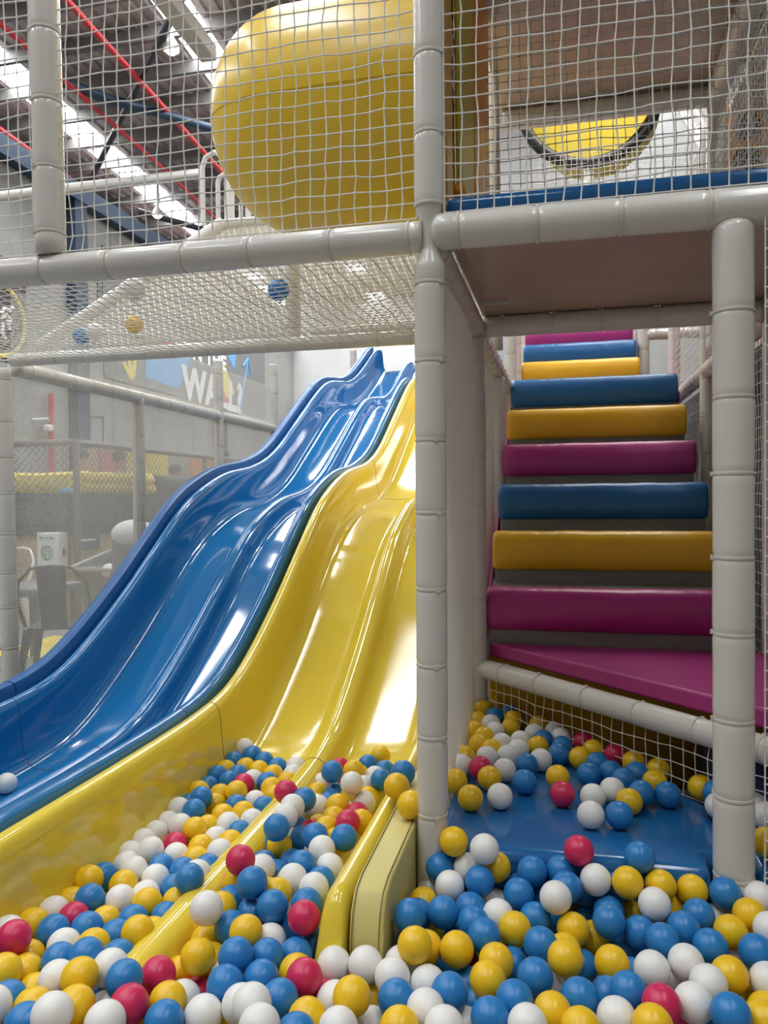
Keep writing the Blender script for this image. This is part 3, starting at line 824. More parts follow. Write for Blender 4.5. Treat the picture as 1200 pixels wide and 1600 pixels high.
def lumpy_pad(name, a, b, zz, th, m, label, cat, group=None):
    a, b = Vector(a), Vector(b)
    n = 24
    mb = MB()
    pts, rs = [], []
    vs, fs = [], []
    side = Vector((-(b - a).y, (b - a).x, 0)).normalized() * th
    K = 12
    for i in range(n + 1):
        p = a.lerp(b, i / n)
        for k in range(K):
            an = 2 * math.pi * k / K
            ca, sa = math.cos(an), math.sin(an)
            ca = math.copysign(abs(ca) ** 0.5, ca); sa = math.copysign(abs(sa) ** 0.5, sa)
            w = noise.noise(Vector((i * 0.3 + a.x, k * 0.8, a.y))) * 0.03
            vs.append(p + side * ca * 0.5 + Vector((0, 0, zz * 0.5 * (1 + sa) + w)))
    for i in range(n):
        for k in range(K):
            fs.append((i * K + k, i * K + (k + 1) % K, (i + 1) * K + (k + 1) % K, (i + 1) * K + k))
    fs += [tuple(range(K - 1, -1, -1)), tuple(n * K + k for k in range(K))]
    mb.add(vs, fs)
    return tag(mb.build(name, M[m], loc=a), label, cat, group)


lumpy_pad('inflatable_bolster', (HX0 + 0.5, FY + 0.3, 1.30), (FX - 0.15, FY + 0.3, 1.30), 0.26, 0.4, 'p_yellow', 'yellow inflatable bolster along the short side of the fenced enclosure', 'bolster', 'yellow bolsters inside the fence')
lumpy_pad('inflatable_bolster', (FX - 0.3, FY + 0.35, 1.31), (FX - 0.3, 6.75, 1.31), 0.13, 0.4, 'p_yellow', 'lower yellow bolster lying along the long fence', 'bolster', 'yellow bolsters inside the fence')
lumpy_pad('inflatable_bolster', (FX - 0.32, FY + 0.35, 1.43), (FX - 0.32, 6.75, 1.43), 0.14, 0.4, 'p_yellow', 'upper yellow bolster folded on top of another by the long fence', 'bolster', 'yellow bolsters inside the fence')
mb = MB(); mb.sphere((FX - 0.14, FY + 0.06, 1.33), 0.075, 16, 10, (1.4, 0.6, 0.8))
tag(mb.build('blue_cushion', M['p_blue'], loc=(FX - 0.12, FY + 0.1, 1.3)), 'small blue cushion tucked in the corner of the fence', 'cushion')
lumpy_pad('grey_bolster', (FX - 0.25, 6.9, 1.3), (FX - 0.25, 12.3, 1.3), 0.28, 0.35, 'skirt', 'long dark grey bolster behind the long fence', 'bolster')


def chain_fence(name, a, b, z0, z1, label, posts):
    a, b = Vector(a), Vector(b)
    d = (b - a)
    L = d.length
    d.normalize()
    e = empty(name, a, label, 'fence', 'chain link fences of the enclosure')
    mb = MB(); mb.tube([a + Vector((0, 0, z1)), b + Vector((0, 0, z1))], 0.035, 8); mb.build('top_rail', M['steel'], e)
    for s in posts:
        mb = MB(); p = a + d * s
        mb.tube([p + Vector((0, 0, 0.0)), p + Vector((0, 0, z1 + 0.03))], 0.035, 8); mb.build('fence_post', M['steel'], e)
    mb = MB()
    h = z1 - z0
    pitch = 0.085
    c = -h
    while c < L:
        for sgn in (0, 1):
            s0, s1 = max(c, 0), min(c + h, L)
            if s1 - s0 > 0.02:
                q0, q1 = (s0 - c), (s1 - c)
                if sgn:
                    q0, q1 = h - q0, h - q1
                mb.tube([a + d * s0 + Vector((0, 0, z0 + q0)), a + d * s1 + Vector((0, 0, z0 + q1))], 0.0045, 3, caps=False)
        c += pitch
    mb.build('chain_link', M['steel'], e, smooth=False)
    return e


chain_fence('chain_link_fence', (FX + 0.09, FY - 0.09, -0.02), (HX0 + 0.3, FY - 0.09, -0.02), 1.3, 1.87, 'grey chain link fence on the short side of the enclosure', [0.0])
chain_fence('chain_link_fence', (FX + 0.09, FY - 0.09, -0.02), (FX + 0.09, 12.4, -0.02), 1.3, 1.87, 'grey chain link fence on the long side of the enclosure', [2.9, 5.6])
for (x0, x1, y0, y1, u, m, lab) in ((158, 182, 702, 722, -5.9, 'p_pink', 'pink board behind the fence'), (195, 262, 703, 741, -5.9, 'p_yellow', 'yellow ochre board behind the fence'), (300, 345, 716, 748, -5.9, 'orange', 'orange board beyond the far fence post'), (128, 157, 700, 735, -5.95, 'ply', 'brown board behind the red shirt')):
    a, b = at_u(x0, (y0 + y1) / 2, u), at_u(x1, (y0 + y1) / 2, u)
    zt, zb = at_u(x0, y0, u).z, 0.0
    mb = MB(); mb.box((u - 0.04, a.y, zb), (u, b.y, zt))
    tag(mb.build('display_board', M[m], loc=(u, a.y, 0), smooth=False), lab + ' of the enclosure', 'board', 'boards behind the fence')
for (x, y, u, cl, lab) in ((127, 704, -5.4, 'cl_red', 'person in a red shirt standing behind the fence corner'), (188, 707, -5.4, 'cl_maroon', 'person in a maroon top standing before a yellow board'), (275, 728, -5.3, 'cl_white', 'small person in a pale top behind the far fence'), (350, 705, -5.45, 'cl_dark', 'person with dark hair far along the fence')):
    h = at_u(x, y, u)
    H = max(1.15, h.z)
    base = Vector((h.x, h.y, 0))
    k = H / 1.7
    e = empty('person', base, lab, 'person')

    def skin(name, pts, edges, rad, m, root=0, sub=1):
        me = bpy.data.meshes.new(name)
        me.from_pydata([(p[0] * k, p[1] * k, p[2] * k) for p in pts], edges, [])
        me.materials.append(m)
        o = bpy.data.objects.new(name, me)
        COL.objects.link(o)
        o.parent = e
        s = o.modifiers.new('skin', 'SKIN')
        s.use_smooth_shade = True
        for i, q in enumerate(rad):
            me.skin_vertices[0].data[i].radius = (q[0] * k, q[1] * k)
            me.skin_vertices[0].data[i].use_root = (i == root)
        sb = o.modifiers.new('sub', 'SUBSURF')
        sb.levels = sub
        sb.render_levels = sub
        return o
    yy = 1
    pts = [(0, 0, 0.95), (0, 0, 1.2), (0, 0, 1.38), (0, 0, 1.47), (0.01, 0, 1.56), (0.01, 0, 1.66),
           (0, .17, 1.36), (0.02, .22, 1.1), (0.09, .2, 0.88), (0, -.17, 1.36), (0.02, -.22, 1.1), (0.09, -.2, 0.88),
           (0, .09, 0.88), (0.02, .1, 0.48), (0, .1, 0.06), (0.12, .11, 0.03), (0, -.09, 0.88), (0.02, -.1, 0.48), (0, -.1, 0.06), (0.12, -.11, 0.03)]
    ed = [(0, 1), (1, 2), (2, 3), (3, 4), (4, 5), (2, 6), (6, 7), (7, 8), (2, 9), (9, 10), (10, 11), (0, 12), (12, 13), (13, 14), (14, 15), (0, 16), (16, 17), (17, 18), (18, 19)]
    rd = [(.12, .1), (.12, .09), (.13, .09), (.05, .05), (.085, .075), (.07, .065)] + [(.05, .05), (.04, .04), (.03, .02)] * 2 + [(.08, .08), (.055, .055), (.04, .04), (.035, .03)] * 2
    skin('body', pts, ed, rd, M['skin'])
    skin('shirt', [(0, 0, 0.93), (0, 0, 1.2), (0, 0, 1.4), (0, .17, 1.37), (0.02, .22, 1.15), (0, -.17, 1.37), (0.02, -.22, 1.15)], [(0, 1), (1, 2), (2, 3), (3, 4), (2, 5), (5, 6)],
         [(.15, .13), (.14, .115), (.14, .1), (.075, .07), (.065, .06), (.075, .07), (.065, .06)], M[cl])
    skin('trousers', [(0, 0, 0.95), (0, .09, 0.85), (0.02, .1, 0.48), (0, .1, 0.1), (0, -.09, 0.85), (0.02, -.1, 0.48), (0, -.1, 0.1)], [(0, 1), (1, 2), (2, 3), (0, 4), (4, 5), (5, 6)],
         [(.135, .12), (.1, .1), (.075, .07), (.06, .06), (.1, .1), (.075, .07), (.06, .06)], M['cl_dark'])
    mb = MB(); mb.sphere(base + Vector((-0.015 * k, 0, 1.645 * k)), 0.098 * k, 16, 10, (0.95, 0.9, 0.85))
    mb.build('hair', M['hair'], e)

# first aid box, plate, chairs, table, tub outside the mesh
fa = MB(); c = at_v(89, 861, FY - 0.04)
fa.box((c.x - 0.12, FY - 0.20, c.z - 0.2), (c.x + 0.13, FY - 0.03, c.z + 0.2))
box_ = fa.build('first_aid_box', M['white_plastic'], loc=(c.x, FY - 0.03, c.z - 0.2), bevel=0.012)
tag(box_, 'white wall box with a green round print on the plywood screen', 'first aid box')
yf = FY - 0.202
mb = MB(); cc = Vector((c.x, yf, c.z - 0.01))
for k in range(20):
    a = k * math.pi / 10
    q = cc + Vector((math.cos(a) * 0.062, 0, math.sin(a) * 0.068))
    mb.box(q - Vector((0.008, 0.002, 0.008)), q + Vector((0.008, 0.002, 0.008)))
for s in ((0.03, 0.011), (0.011, 0.034)):
    for sg_ in (1,):
        mb.tube([cc + Vector((-s[0] - .008, 0, -s[1] - .008)), cc + Vector((s[0] + .008, 0, -s[1] - .008)), cc + Vector((s[0] + .008, 0, s[1] + .008)), cc + Vector((-s[0] - .008, 0, s[1] + .008))], 0.0035, 4, closed=True)
mb.build('green_print', M['green'], box_, smooth=False)
mb = MB()
for k, w in enumerate((0.018, 0.02, 0.015, 0.0, 0.018, 0.014, 0.0, 0.02, 0.014, 0.016)):
    if w:
        mb.box((c.x - 0.08 + k * 0.016, yf - 0.001, c.z + 0.135), (c.x - 0.08 + k * 0.016 + w * 0.7, yf + 0.002, c.z + 0.155))
mb.build('printed_line', M['green'], box_, smooth=False)
mb = MB(); mb.box((c.x + 0.13, FY - 0.13, c.z - 0.04), (c.x + 0.145, FY - 0.09, c.z + 0.03)); mb.build('latch', M['steel'], box_, bevel=0.004)
c = at_u(139, 845, FX + 0.04)
mb = MB(); mb.box((FX + 0.0, c.y - 0.22, c.z - 0.10), (FX + 0.02, c.y + 0.22, c.z + 0.11))
pl = mb.build('wall_plate', M['skirt'], loc=(FX, c.y, c.z), smooth=False)
tag(pl, 'small dark notice plate on the long plywood screen', 'notice')
mb = MB(); mb.box((FX + 0.02, c.y - 0.15, c.z - 0.0), (FX + 0.023, c.y + 0.15, c.z + 0.018)); mb.build('print_line', M['p_white'], pl, smooth=False)


def metal_chair(loc, rz, m, label, slat=True):
    e = empty('metal_chair', loc, label, 'chair')
    e.rotation_euler.z = rz
    L = Vector(loc)

    def put(mb, name, mm=None, **kw):
        o = mb.build(name, mm or m, smooth=kw.pop('smooth', True), **kw)
        o.parent = e
        return o
    mb = MB()
    n = 14
    mb.prism([(-.19, -.19, .44), (.19, -.19, .44), (.175, .17, .44), (-.175, .17, .44)], (0, 0, 0.018))
    put(mb, 'seat', bevel=0.008)
    for sx in (-1, 1):
        for sy in (-1, 1):
            mb = MB()
            mb.tube([(sx * .165, sy * .16, .445), (sx * .20, sy * .205, .2), (sx * .225, sy * .235, .0)], [.03, .022, .014], 8)
            put(mb, 'leg')
    mb = MB()
    mb.tube([(-.195, .10, .46), (-.215, .20, .62), (-.20, .24, .76), (-.12, .26, .845), (0, .265, .86), (.12, .26, .845), (.20, .24, .76), (.215, .20, .62), (.195, .10, .46)], 0.011, 8)
    put(mb, 'back_frame')
    if slat:
        mb = MB()
        mb.prism([(-.075, .185, .45), (.075, .185, .45), (.09, .268, .85), (-.09, .268, .85)], (0, 0.006, 0))
        put(mb, 'back_slat', bevel=0.004)
    return e


p = at_z(92, 985, 0.46)
metal_chair((-2.88, 2.28, -0.02), R(-155), M['gun'], 'gunmetal metal chair with a bent tube back just outside the mesh')
metal_chair((-4.36, 3.42, -0.02), R(-20), M['white_plastic'], 'white metal chair frame with an open back by the plywood screen', slat=False)
e = empty('low_table', (-3.55, 3.0, -0.02), 'low grey table with a thick top behind the gunmetal chair', 'table')
mb = MB(); mb.box((-3.9, 2.75, 0.53), (-3.42, 3.3, 0.60)); mb.build('tabletop', M['grey_plastic'], e, bevel=0.02)
for sx in (-3.85, -3.47):
    for sy in (2.8, 3.24):
        mb = MB(); mb.tube([(sx, sy, -0.02), (sx, sy, 0.53)], 0.02, 8); mb.build('leg', M['steel'], e)
mb = MB(); mb.box((-4.3, 3.2, -0.018), (-3.3, 4.1, -0.016)); struct(mb.build('floor_marking', M['p_yellow'], smooth=False))
tb = empty('grey_tub', (-3.72, 4.35, -0.02), 'dark grey open tub bin by the plywood screen', 'bin')
mb = MB()
vs = []
for (w, z) in ((0.2, -0.02), (0.3, 0.60), (0.33, 0.74)):
    vs += [(-3.72 - w, 4.35 - w, z - (0.12 if z > .7 else 0)), (-3.72 + w, 4.35 - w, z - (0.12 if z > .7 else 0)), (-3.72 + w, 4.35 + w, z), (-3.72 - w, 4.35 + w, z)]
mb.add(vs, [(3, 2, 1, 0)] + [(r_ * 4 + k, r_ * 4 + (k + 1) % 4, r_ * 4 + 4 + (k + 1) % 4, r_ * 4 + 4 + k) for r_ in (0, 1) for k in range(4)])
o = mb.build('bin_body', M['grey_plastic'], tb, smooth=False)
so = o.modifiers.new('thick', 'SOLIDIFY'); so.thickness = 0.015
mb = MB(); mb.tube([(-4.06, 4.0, 0.62), (-3.38, 4.0, 0.62), (-3.38, 4.7, 0.745), (-4.06, 4.7, 0.745)], 0.02, 8, closed=True); mb.build('rim', M['steel_light'], tb)
mb = MB(); mb.sphere((-3.7, 4.1, 0.60), 0.07, 12, 8); mb.build('bag_knot', M['white_plastic'], tb)
hc = empty('grey_booster_seat', (-3.19, 3.69, -0.02), 'tall grey seat with a white cloth over its back', 'seat')
mb = MB()
mb.prism([(-3.36, 3.58, -0.02), (-3.02, 3.58, -0.02), (-3.05, 3.80, -0.02), (-3.33, 3.80, -0.02)], (0, 0, 0.96))
mb.build('seat_body', M['grey_plastic'], hc, bevel=0.05)
mb = MB(); mb.sphere((-3.19, 3.69, 0.96), 0.20, 20, 12, (1.0, 0.75, 0.62)); mb.build('cloth_cover', M['white_cloth'], hc)

# ================================================================== padded play frame
PB = 1.987   # height of the padded beams of the first deck
padded('padded_post', (0, 0, 0.0), (0.012, 0, 4.35), 0.044, 'tall white padded post between the yellow slide and the foam steps', 'post', 'padded posts', sp=0.215, start=0.13, head=-2.2, neck=(1.987, 0.085))
padded('padded_post', (0.802, 0, 0.0), (0.800, 0, 1.935), 0.0505, 'thick white padded post at the corner of the blue mat', 'post', 'padded posts', sp=0.208, start=0.05, dome=(False, True), head=-1.9)
padded('padded_post', (-1.215, -0.005, PB + 0.045), (-1.245, -0.005, 4.3), 0.047, 'white padded post standing on the front beam before the roof', 'post', 'padded posts', sp=0.215, start=0.06, head=-0.6)
padded('padded_post', (-2.485, 1.33, -0.02), (-2.51, 1.33, PB - 0.04), 0.044, 'white padded post at the corner of the fine mesh wall', 'post', 'padded posts', sp=0.2, start=0.1, head=-1)
padded('padded_post', (0.0, 1.2, 0.27), (0.0, 1.2, PB - 0.04), 0.04, 'white padded post at the foot of the foam steps beside mesh', 'post', 'padded posts', sp=0.21, start=0.1, head=-2.4)
for v, zt, lab in ((2.6, PB - 0.03, 'short white padded post under the mesh wall rail'), (3.86, 2.42, 'tall white padded post on the mesh wall before the lettering'), (5.13, 2.6, 'tall white padded post at the far end of the mesh wall')):
    padded('padded_post', (-2.48, v, -0.02), (-2.48, v, zt), 0.042, lab, 'post', 'padded posts', sp=0.2, start=0.12, head=2.5)
for v, lab in ((1.33, 'long padded rail on the mesh wall nearest the corner post'),):
    padded('padded_beam', (-2.48, 1.38, PB - 0.03), (-2.48, 6.2, PB - 0.03), 0.042, 'long padded rail along the top of the fine mesh wall', 'beam', 'padded beams', sp=0.19, start=0.1, head=1.2)
padded('padded_beam', (-2.75, 0, PB), (-0.015, 0, PB), 0.045, 'grey white padded beam under the front net and above the slides', 'beam', 'padded beams', sp=0.235, start=0.11, head=0.9)
padded('padded_beam', (0.035, 0, PB + 0.01), (1.75, 0, PB + 0.0), 0.0495, 'thick white padded beam under the brown deck edge', 'beam', 'padded beams', sp=0.215, start=0.05, dome=(True, False), head=1.5)
padded('padded_beam', (-2.45, 1.33, PB + 0.002), (0.02, 1.33, PB + 0.002), 0.034, 'slim padded beam at the far edge of the overhead net', 'beam', 'padded beams', sp=0.17, start=0.1, head=1.4)
padded('padded_beam', (0.04, 1.2, PB), (1.15, 1.2, PB), 0.045, 'padded beam across the top of the steps opening', 'beam', 'padded beams', sp=0.21, start=0.07, head=1)
padded('padded_beam', (0.0, 0.05, PB - 0.005), (0.0, 1.16, PB - 0.005), 0.043, 'padded beam above the mesh panel beside the brown deck board', 'beam', 'padded beams', sp=0.2, start=0.09)
padded('padded_beam', (0.0, 1.25, PB - 0.01), (0.0, 3.5, PB - 0.01), 0.043, 'padded beam receding above the mesh side of the foam steps', 'beam', 'padded beams', sp=0.16, start=0.09, head=2.2)
padded('padded_beam', (1.19, 0.05, PB - 0.01), (1.19, 1.16, PB - 0.01), 0.045, 'padded beam under the deck end farthest from the slides', 'beam', 'padded beams', sp=0.2, start=0.09)
padded('padded_beam', (1.19, 1.24, PB - 0.01), (1.19, 4.05, PB - 0.01), 0.045, 'padded beam receding above the netted side of the foam steps', 'beam', 'padded beams', sp=0.13, start=0.09, head=2.2)
padded('padded_beam', (0.035, 1.19, 0.5), (1.33, -0.105, 0.5), 0.042, 'white padded bar slanting under the magenta platform edge', 'beam', 'padded beams', sp=0.235, start=0.11, dome=(True, False), head=1.2)
for (x, y, z0, z1, lab) in ((1.19, 1.2, 0.0, PB - 0.05, 'padded post at the outer foot of the foam steps'), (1.19, 2.66, 0.3, 3.4, 'slim padded post halfway up the netted side of the steps'), (1.19, 4.05, -0.02, 3.4, 'pale padded post at the landing on the netted side'),
                          (0.0, 2.3, 0.3, PB - 0.05, 'padded post midway along the mesh side of the steps'), (0.0, 3.45, -0.02, 3.4, 'padded post at the landing on the mesh side'), (-0.02, 4.3, -0.02, 3.4, 'pinkish padded post beside the upper foam steps'), (0.0, 5.4, -0.02, 3.6, 'pale padded post at the top of the foam steps'), (1.035, 4.75, -0.02, 3.4, 'rosy padded post beside the upper yellow step')):
    padded('padded_post', (x, y, z0), (x, y, z1), 0.042 if y < 4.2 else 0.05, lab, 'post', 'padded posts', sp=0.22, start=0.1, head=-1.5)
padded('padded_beam', (1.05, 4.75, 2.62), (1.5, 4.75, 2.62), 0.045, 'short rosy padded bar beside the upper foam steps', 'beam', 'padded beams', sp=0.18, start=0.08)
padded('padded_beam', (0.03, 2.4, 3.44), (1.15, 2.4, 3.44), 0.055, 'padded beam across the back of the upper deck', 'beam', 'padded beams', sp=0.3, start=0.15)
padded('padded_beam', (1.19, 0.3, 3.46), (1.19, 2.4, 3.44), 0.055, 'padded beam rising along the open side of the upper deck', 'beam', 'padded beams', sp=0.3, start=0.15)
padded('padded_post', (1.19, 2.4, PB + 0.05), (1.19, 2.4, 3.4), 0.05, 'padded post carrying the back corner of the upper deck', 'post', 'padded posts', sp=0.25, start=0.1)
padded('padded_post', (0.02, 2.0, PB + 0.05), (0.0, 2.0, 4.1), 0.036, 'padded post beside the orange upright pad', 'post', 'padded posts', sp=0.25, start=0.1)
padded('padded_post', (1.55, 1.9, PB + 0.05), (1.12, 3.4, 4.0), 0.06, 'white padded pole leaning by the orange panel', 'post', 'padded posts', sp=0.3, start=0.1, ties=False)
RA, RB, RC = at_v(60, 547, 2.0), at_v(347, 352, 2.45), at_v(436, 343, 2.45)
padded('padded_beam', RA, RB, 0.05, 'white padded pole slanting up behind the overhead net', 'beam', 'padded beams', sp=0.25, start=0.12, dome=(False, True), ties=False)
padded('padded_post', (-1.05, 1.78, PB + 0.09), (-1.05, 1.78, 2.72), 0.043, 'padded post standing below the yellow tube behind the overhead net', 'post', 'padded posts', sp=0.22, start=0.1)
padded('padded_beam', (-1.05, 2.3, 2.53), (0.1, 2.3, 2.53), 0.055, 'padded beam in the shade below the yellow tube', 'beam', 'padded beams', sp=0.25, start=0.1)
padded('padded_beam', (-1.2, 2.6, 2.30), (0.1, 2.6, 2.30), 0.06, 'pale padded beam low behind the overhead net', 'beam', 'padded beams', sp=0.25, start=0.1)
padded('padded_beam', RB + Vector((0.02, 0, 0)), RC + Vector((0.55, 0, 0.0)), 0.036, 'white padded edge of the net tray beside the yellow tube', 'beam', 'padded beams', sp=0.25, start=0.1)
for x, y, z1 in ((-2.6, 8.6, 3.4), (-2.6, 10.4, 3.4)):
    padded('padded_post', (x, y, 0), (x, y, z1), 0.05, 'thin pale post standing before the pale wall beyond the slides' if y < 9 else 'thin pale post beside the top of the blue slide', 'post', 'padded posts', ties=False)

# decks
mb = MB(); mb.box((0.03, 0.03, PB + 0.045), (1.2, 1.2, PB + 0.065))
dk = mb.build('deck_board', M['board'], loc=(0.03, 0.03, PB), bevel=0.004)
tag(dk, 'glossy brown deck board seen from below over the blue mat', 'deck board')
for q, s in (((0.06, 0.93), 0.1), ((0.06, 0.06), 0.08)):
    mb = MB(); mb.box((q[0], q[1], PB + 0.032), (q[0] + s, q[1] + 0.02, PB + 0.045)); mb.build('metal_clip', M['steel_light'], dk)
mb = MB(); mb.box((0.045, 0.02, PB + 0.065), (1.75, 1.16, PB + 0.115))
tag(mb.build('deck_mat', M['mat_blue'], loc=(0.04, 0.02, PB + 0.06), bevel=0.02), 'blue padded mat lying on the brown deck board', 'mat')
mb = MB(); mb.box((0.0, 0.0, 3.50), (1.25, 2.42, 3.53))
tag(mb.build('deck_board', M['board'], loc=(0, 0, 3.5), bevel=0.004), 'dull brown underside of the upper deck behind the net', 'deck board')
mb = MB(); mb.box((1.3, 0.9, 3.45), (2.6, 4.0, 3.48))
tag(mb.build('deck_board', M['board'], loc=(1.3, 0.9, 3.45), bevel=0.004), 'dark brown board beyond the padded beam of the upper deck', 'deck board')

# upright pads beside the upper opening
for (v0, v1, m, lab) in ((0.17, 0.31, 'amber', 'amber upright pad next to the tall white post'), (0.54, 0.91, 'olive', 'olive yellow upright pad between black gap and orange pad'), (0.95, 1.58, 'orange', 'orange upright pad beside the olive one')):
    mb = MB()
    mb.prism([(0.008, v0, PB + 0.117), (0.032, v0, PB + 0.117), (0.032, v1, PB + 0.117), (0.008, v1, PB + 0.117)], (0, -0.08, 1.9))
    tag(mb.build('upright_pad', M[m], loc=(0, v0, PB + 0.1), bevel=0.009), lab, 'pad', 'upright pads beside the deck')
mb = MB(); mb.box((-0.03, 0.335, PB + 0.12), (0.004, 0.53, 3.9))  # black sheet that makes the gap between amber and olive pads read as shade
tag(mb.build('gap_sheet', M['black'], loc=(-0.02, 0.34, PB + 0.12), smooth=False), 'black sheet standing in for the dark gap between the upright pads', 'backing')
mb = MB(); mb.sphere((0.03, 0.44, 2.28), 0.026)
tag(mb.build('end_knob', M['orange'], loc=(0.03, 0.44, 2.28)), 'small orange knob in front of the black gap sheet', 'knob')

# ================================================================== nets
net('rope_net', (-2.75, -0.01, PB + 0.05), (1, 0, 0), (0, 0, 1), 2.72, 2.1, 0.0445, 0.0021, 'white rope net above the front beam before the roof and yellow tube', group='rope nets', sides=5)
net('rope_net', (0.05, -0.02, PB + 0.055), (1, 0, 0), (0, 0, 1), 1.75, 2.0, 0.0455, 0.0021, 'white rope net above the thick beam before the upper deck', group='rope nets', sides=5)
net('rope_net', (-2.48, 0.03, PB - 0.005), (1, 0, 0), (0, 1, 0), 2.46, 1.27, 0.0445, 0.0021, 'white rope net stretched flat overhead with balls lying on it', group='rope nets',
    sag=lambda a, b: Vector((0, 0, -0.02 * math.sin(math.pi * a) * math.sin(math.pi * b))))
net('rope_net', (0.0, 0.06, PB + 0.05), (0, 1, 0), (0, 0, 1), 1.1, 1.7, 0.045, 0.002, 'bunched white net between the tall post and the amber pad', group='rope nets', jit=0.9)
net('rope_net', (0.05, 1.2, PB + 0.12), (1, 0, 0), (0, 0, 1), 1.3, 1.75, 0.048, 0.002, 'white rope net at the back edge of the deck', group='rope nets')
net('rope_net', (0.1, 5.4, 3.0), (1, 0, 0), (0, 0, 1), 2.0, 1.5, 0.05, 0.003, 'far white rope net before the yellow drum', group='rope nets')
net('rope_net', (0.87, -0.03, 0.02), (1, 0, 0), (0, 0, 1), 0.75, 1.95, 0.049, 0.0021, 'white rope net beside the thick post below the beam', group='rope nets', sides=5)
net('rope_net', (1.22, 1.25, 0.35), (0, 1, 0), (0, 0, 1), 2.8, 1.65, 0.05, 0.0016, 'white rope net along the steps below the receding beam', group='rope nets')
net('rope_net', (1.19, 1.25, PB + 0.04), (0, 1, 0), (0, 0, 1), 2.8, 1.35, 0.05, 0.0021, 'white rope net along the steps above the receding beam', group='rope nets')
net('rope_net', (1.19, 0.1, PB + 0.12), (0, 1, 0), (0, 0, 1), 2.25, 1.3, 0.055, 0.0014, 'white rope net closing the end of the deck', group='rope nets')
net('rope_net', (1.02, 4.75, 2.0), (0, 1, 0), (0, 0, 1), 1.2, 1.3, 0.05, 0.0025, 'white rope net beside the uppermost foam steps', group='rope nets')
D45 = Vector((1, -1, 0)).normalized()
net('rope_net', (0.05, 1.175, 0.275), D45, (0, 0, 1), 1.72, 0.19, 0.049, 0.0019, 'white rope net under the slanting bar behind the balls', group='rope nets')
net('rope_net', RB + Vector((0.02, 0.05, 0.0)), (1, 0, 0.02), (0, 1, 0.0), 0.9, 0.9, 0.035, 0.003, 'white net tray floor beside the yellow tube', group='rope nets')
finemesh('ramp_net', RA + Vector((0.03, 0.0, -0.0)), (1, 0, 0), RB - RA, 2.7, (RB - RA).length, 0.030, 0.0066, 'dense white net hanging from the slanting pole behind the overhead net', 'rope nets', cat='net')
finemesh('fine_mesh_panel', (-2.475, 1.36, 0.0), (0, 1, 0), (0, 0, 1), 3.78, 2.36, 0.0115, 0.0013, 'fine white mesh wall between corner post and blue slide', 'fine mesh panels')
finemesh('fine_mesh_panel', (-0.015, 0.03, 0.12), (0, 1, 0), (0, 0, 1), 1.17, 1.88, 0.011, 0.0014, 'fine white mesh panel beside the tall post above the mat', 'fine mesh panels', bulge=lambda a, b: 0.02 * math.sin(math.pi * a))
finemesh('fine_mesh_panel', (-0.02, 1.24, 0.5), (0, 1, 0), (0, 0, 1), 2.2, 1.5, 0.011, 0.0014, 'fine white mesh panel along the lower foam steps', 'fine mesh panels')

# ================================================================== big yellow tube
mb = MB()
ax0, ax1, rc, cz, cy = -1.15, -0.09, 0.468, 2.915, 1.15
pts, rs = [], []
for k in range(1, 19):
    a = k / 18 * math.pi / 2
    pts.append((ax0 + 0.42 * (1 - math.cos(a) ** 1.0) * 1.0 if False else ax0 + 0.40 * (1 - math.cos(a)), cy, cz))
    rs.append(rc * math.sin(a) ** 0.92)
for k in range(1, 12):
    pts.append((ax0 + 0.40 + (ax1 - ax0 - 0.40) * k / 11, cy, cz))
    rs.append(rc * (1 + 0.012 * k / 11))
mb.tube(pts, rs, 64)
tube = mb.build('tube_slide_elbow', M['tube_y'], loc=(ax0, cy, cz), smooth='all')
tag(tube, 'huge yellow plastic tube with a rounded end behind the net', 'play tube')
mb = MB()
mb.tube([(ax0 + 0.40 * (1 - math.cos(a)) + (0.0), cy - rc * math.sin(a) ** 0.92 * math.cos(-0.16) * 1.001, cz - 0.16 * rc * math.sin(a) ** 0.92) for a in [k / 14 * math.pi / 2 for k in range(3, 15)]] + [(ax1, cy - rc * 1.0, cz - 0.16 * rc)], 0.004, 5)
mb.build('mould_seam', M['tube_y'], tube)
mb = MB(); mb.sphere((-0.99, cy, cz + rc - 0.01), 0.026); mb.build('bolt_cap', M['orange'], tube)

# loop fence on the net tray
for k, (x_, yt, yb, w_) in enumerate(((336, 238, 350, 0.085), (352, 272, 349, 0.05), (371, 296, 348, 0.075), (389, 306, 347, 0.06), (402, 318, 346, 0.06), (415, 332, 345, 0.05))):
    v_ = 2.5 + 0.14 * k
    b_, t_ = at_v(x_, yb, v_), at_v(x_, yt, v_)
    b_.z = RB.z + 0.03
    h = t_.z - b_.z
    mb = MB()
    mb.tube([b_ + Vector((-w_, 0, 0)), b_ + Vector((-w_, 0, h - w_)), b_ + Vector((-w_ * 0.7, 0, h - w_ * 0.3)), b_ + Vector((0, 0, h)), b_ + Vector((w_ * 0.7, 0, h - w_ * 0.3)), b_ + Vector((w_, 0, h - w_)), b_ + Vector((w_, 0, 0))], 0.017, 8)
    ordn = ['nearest and tallest', 'second', 'third', 'fourth', 'fifth', 'farthest'][k]
    tag(mb.build('loop_rail', M['white_plastic'], loc=b_), ordn + ' white bent tube loop standing on the net tray', 'rail', 'white loops on the net tray')

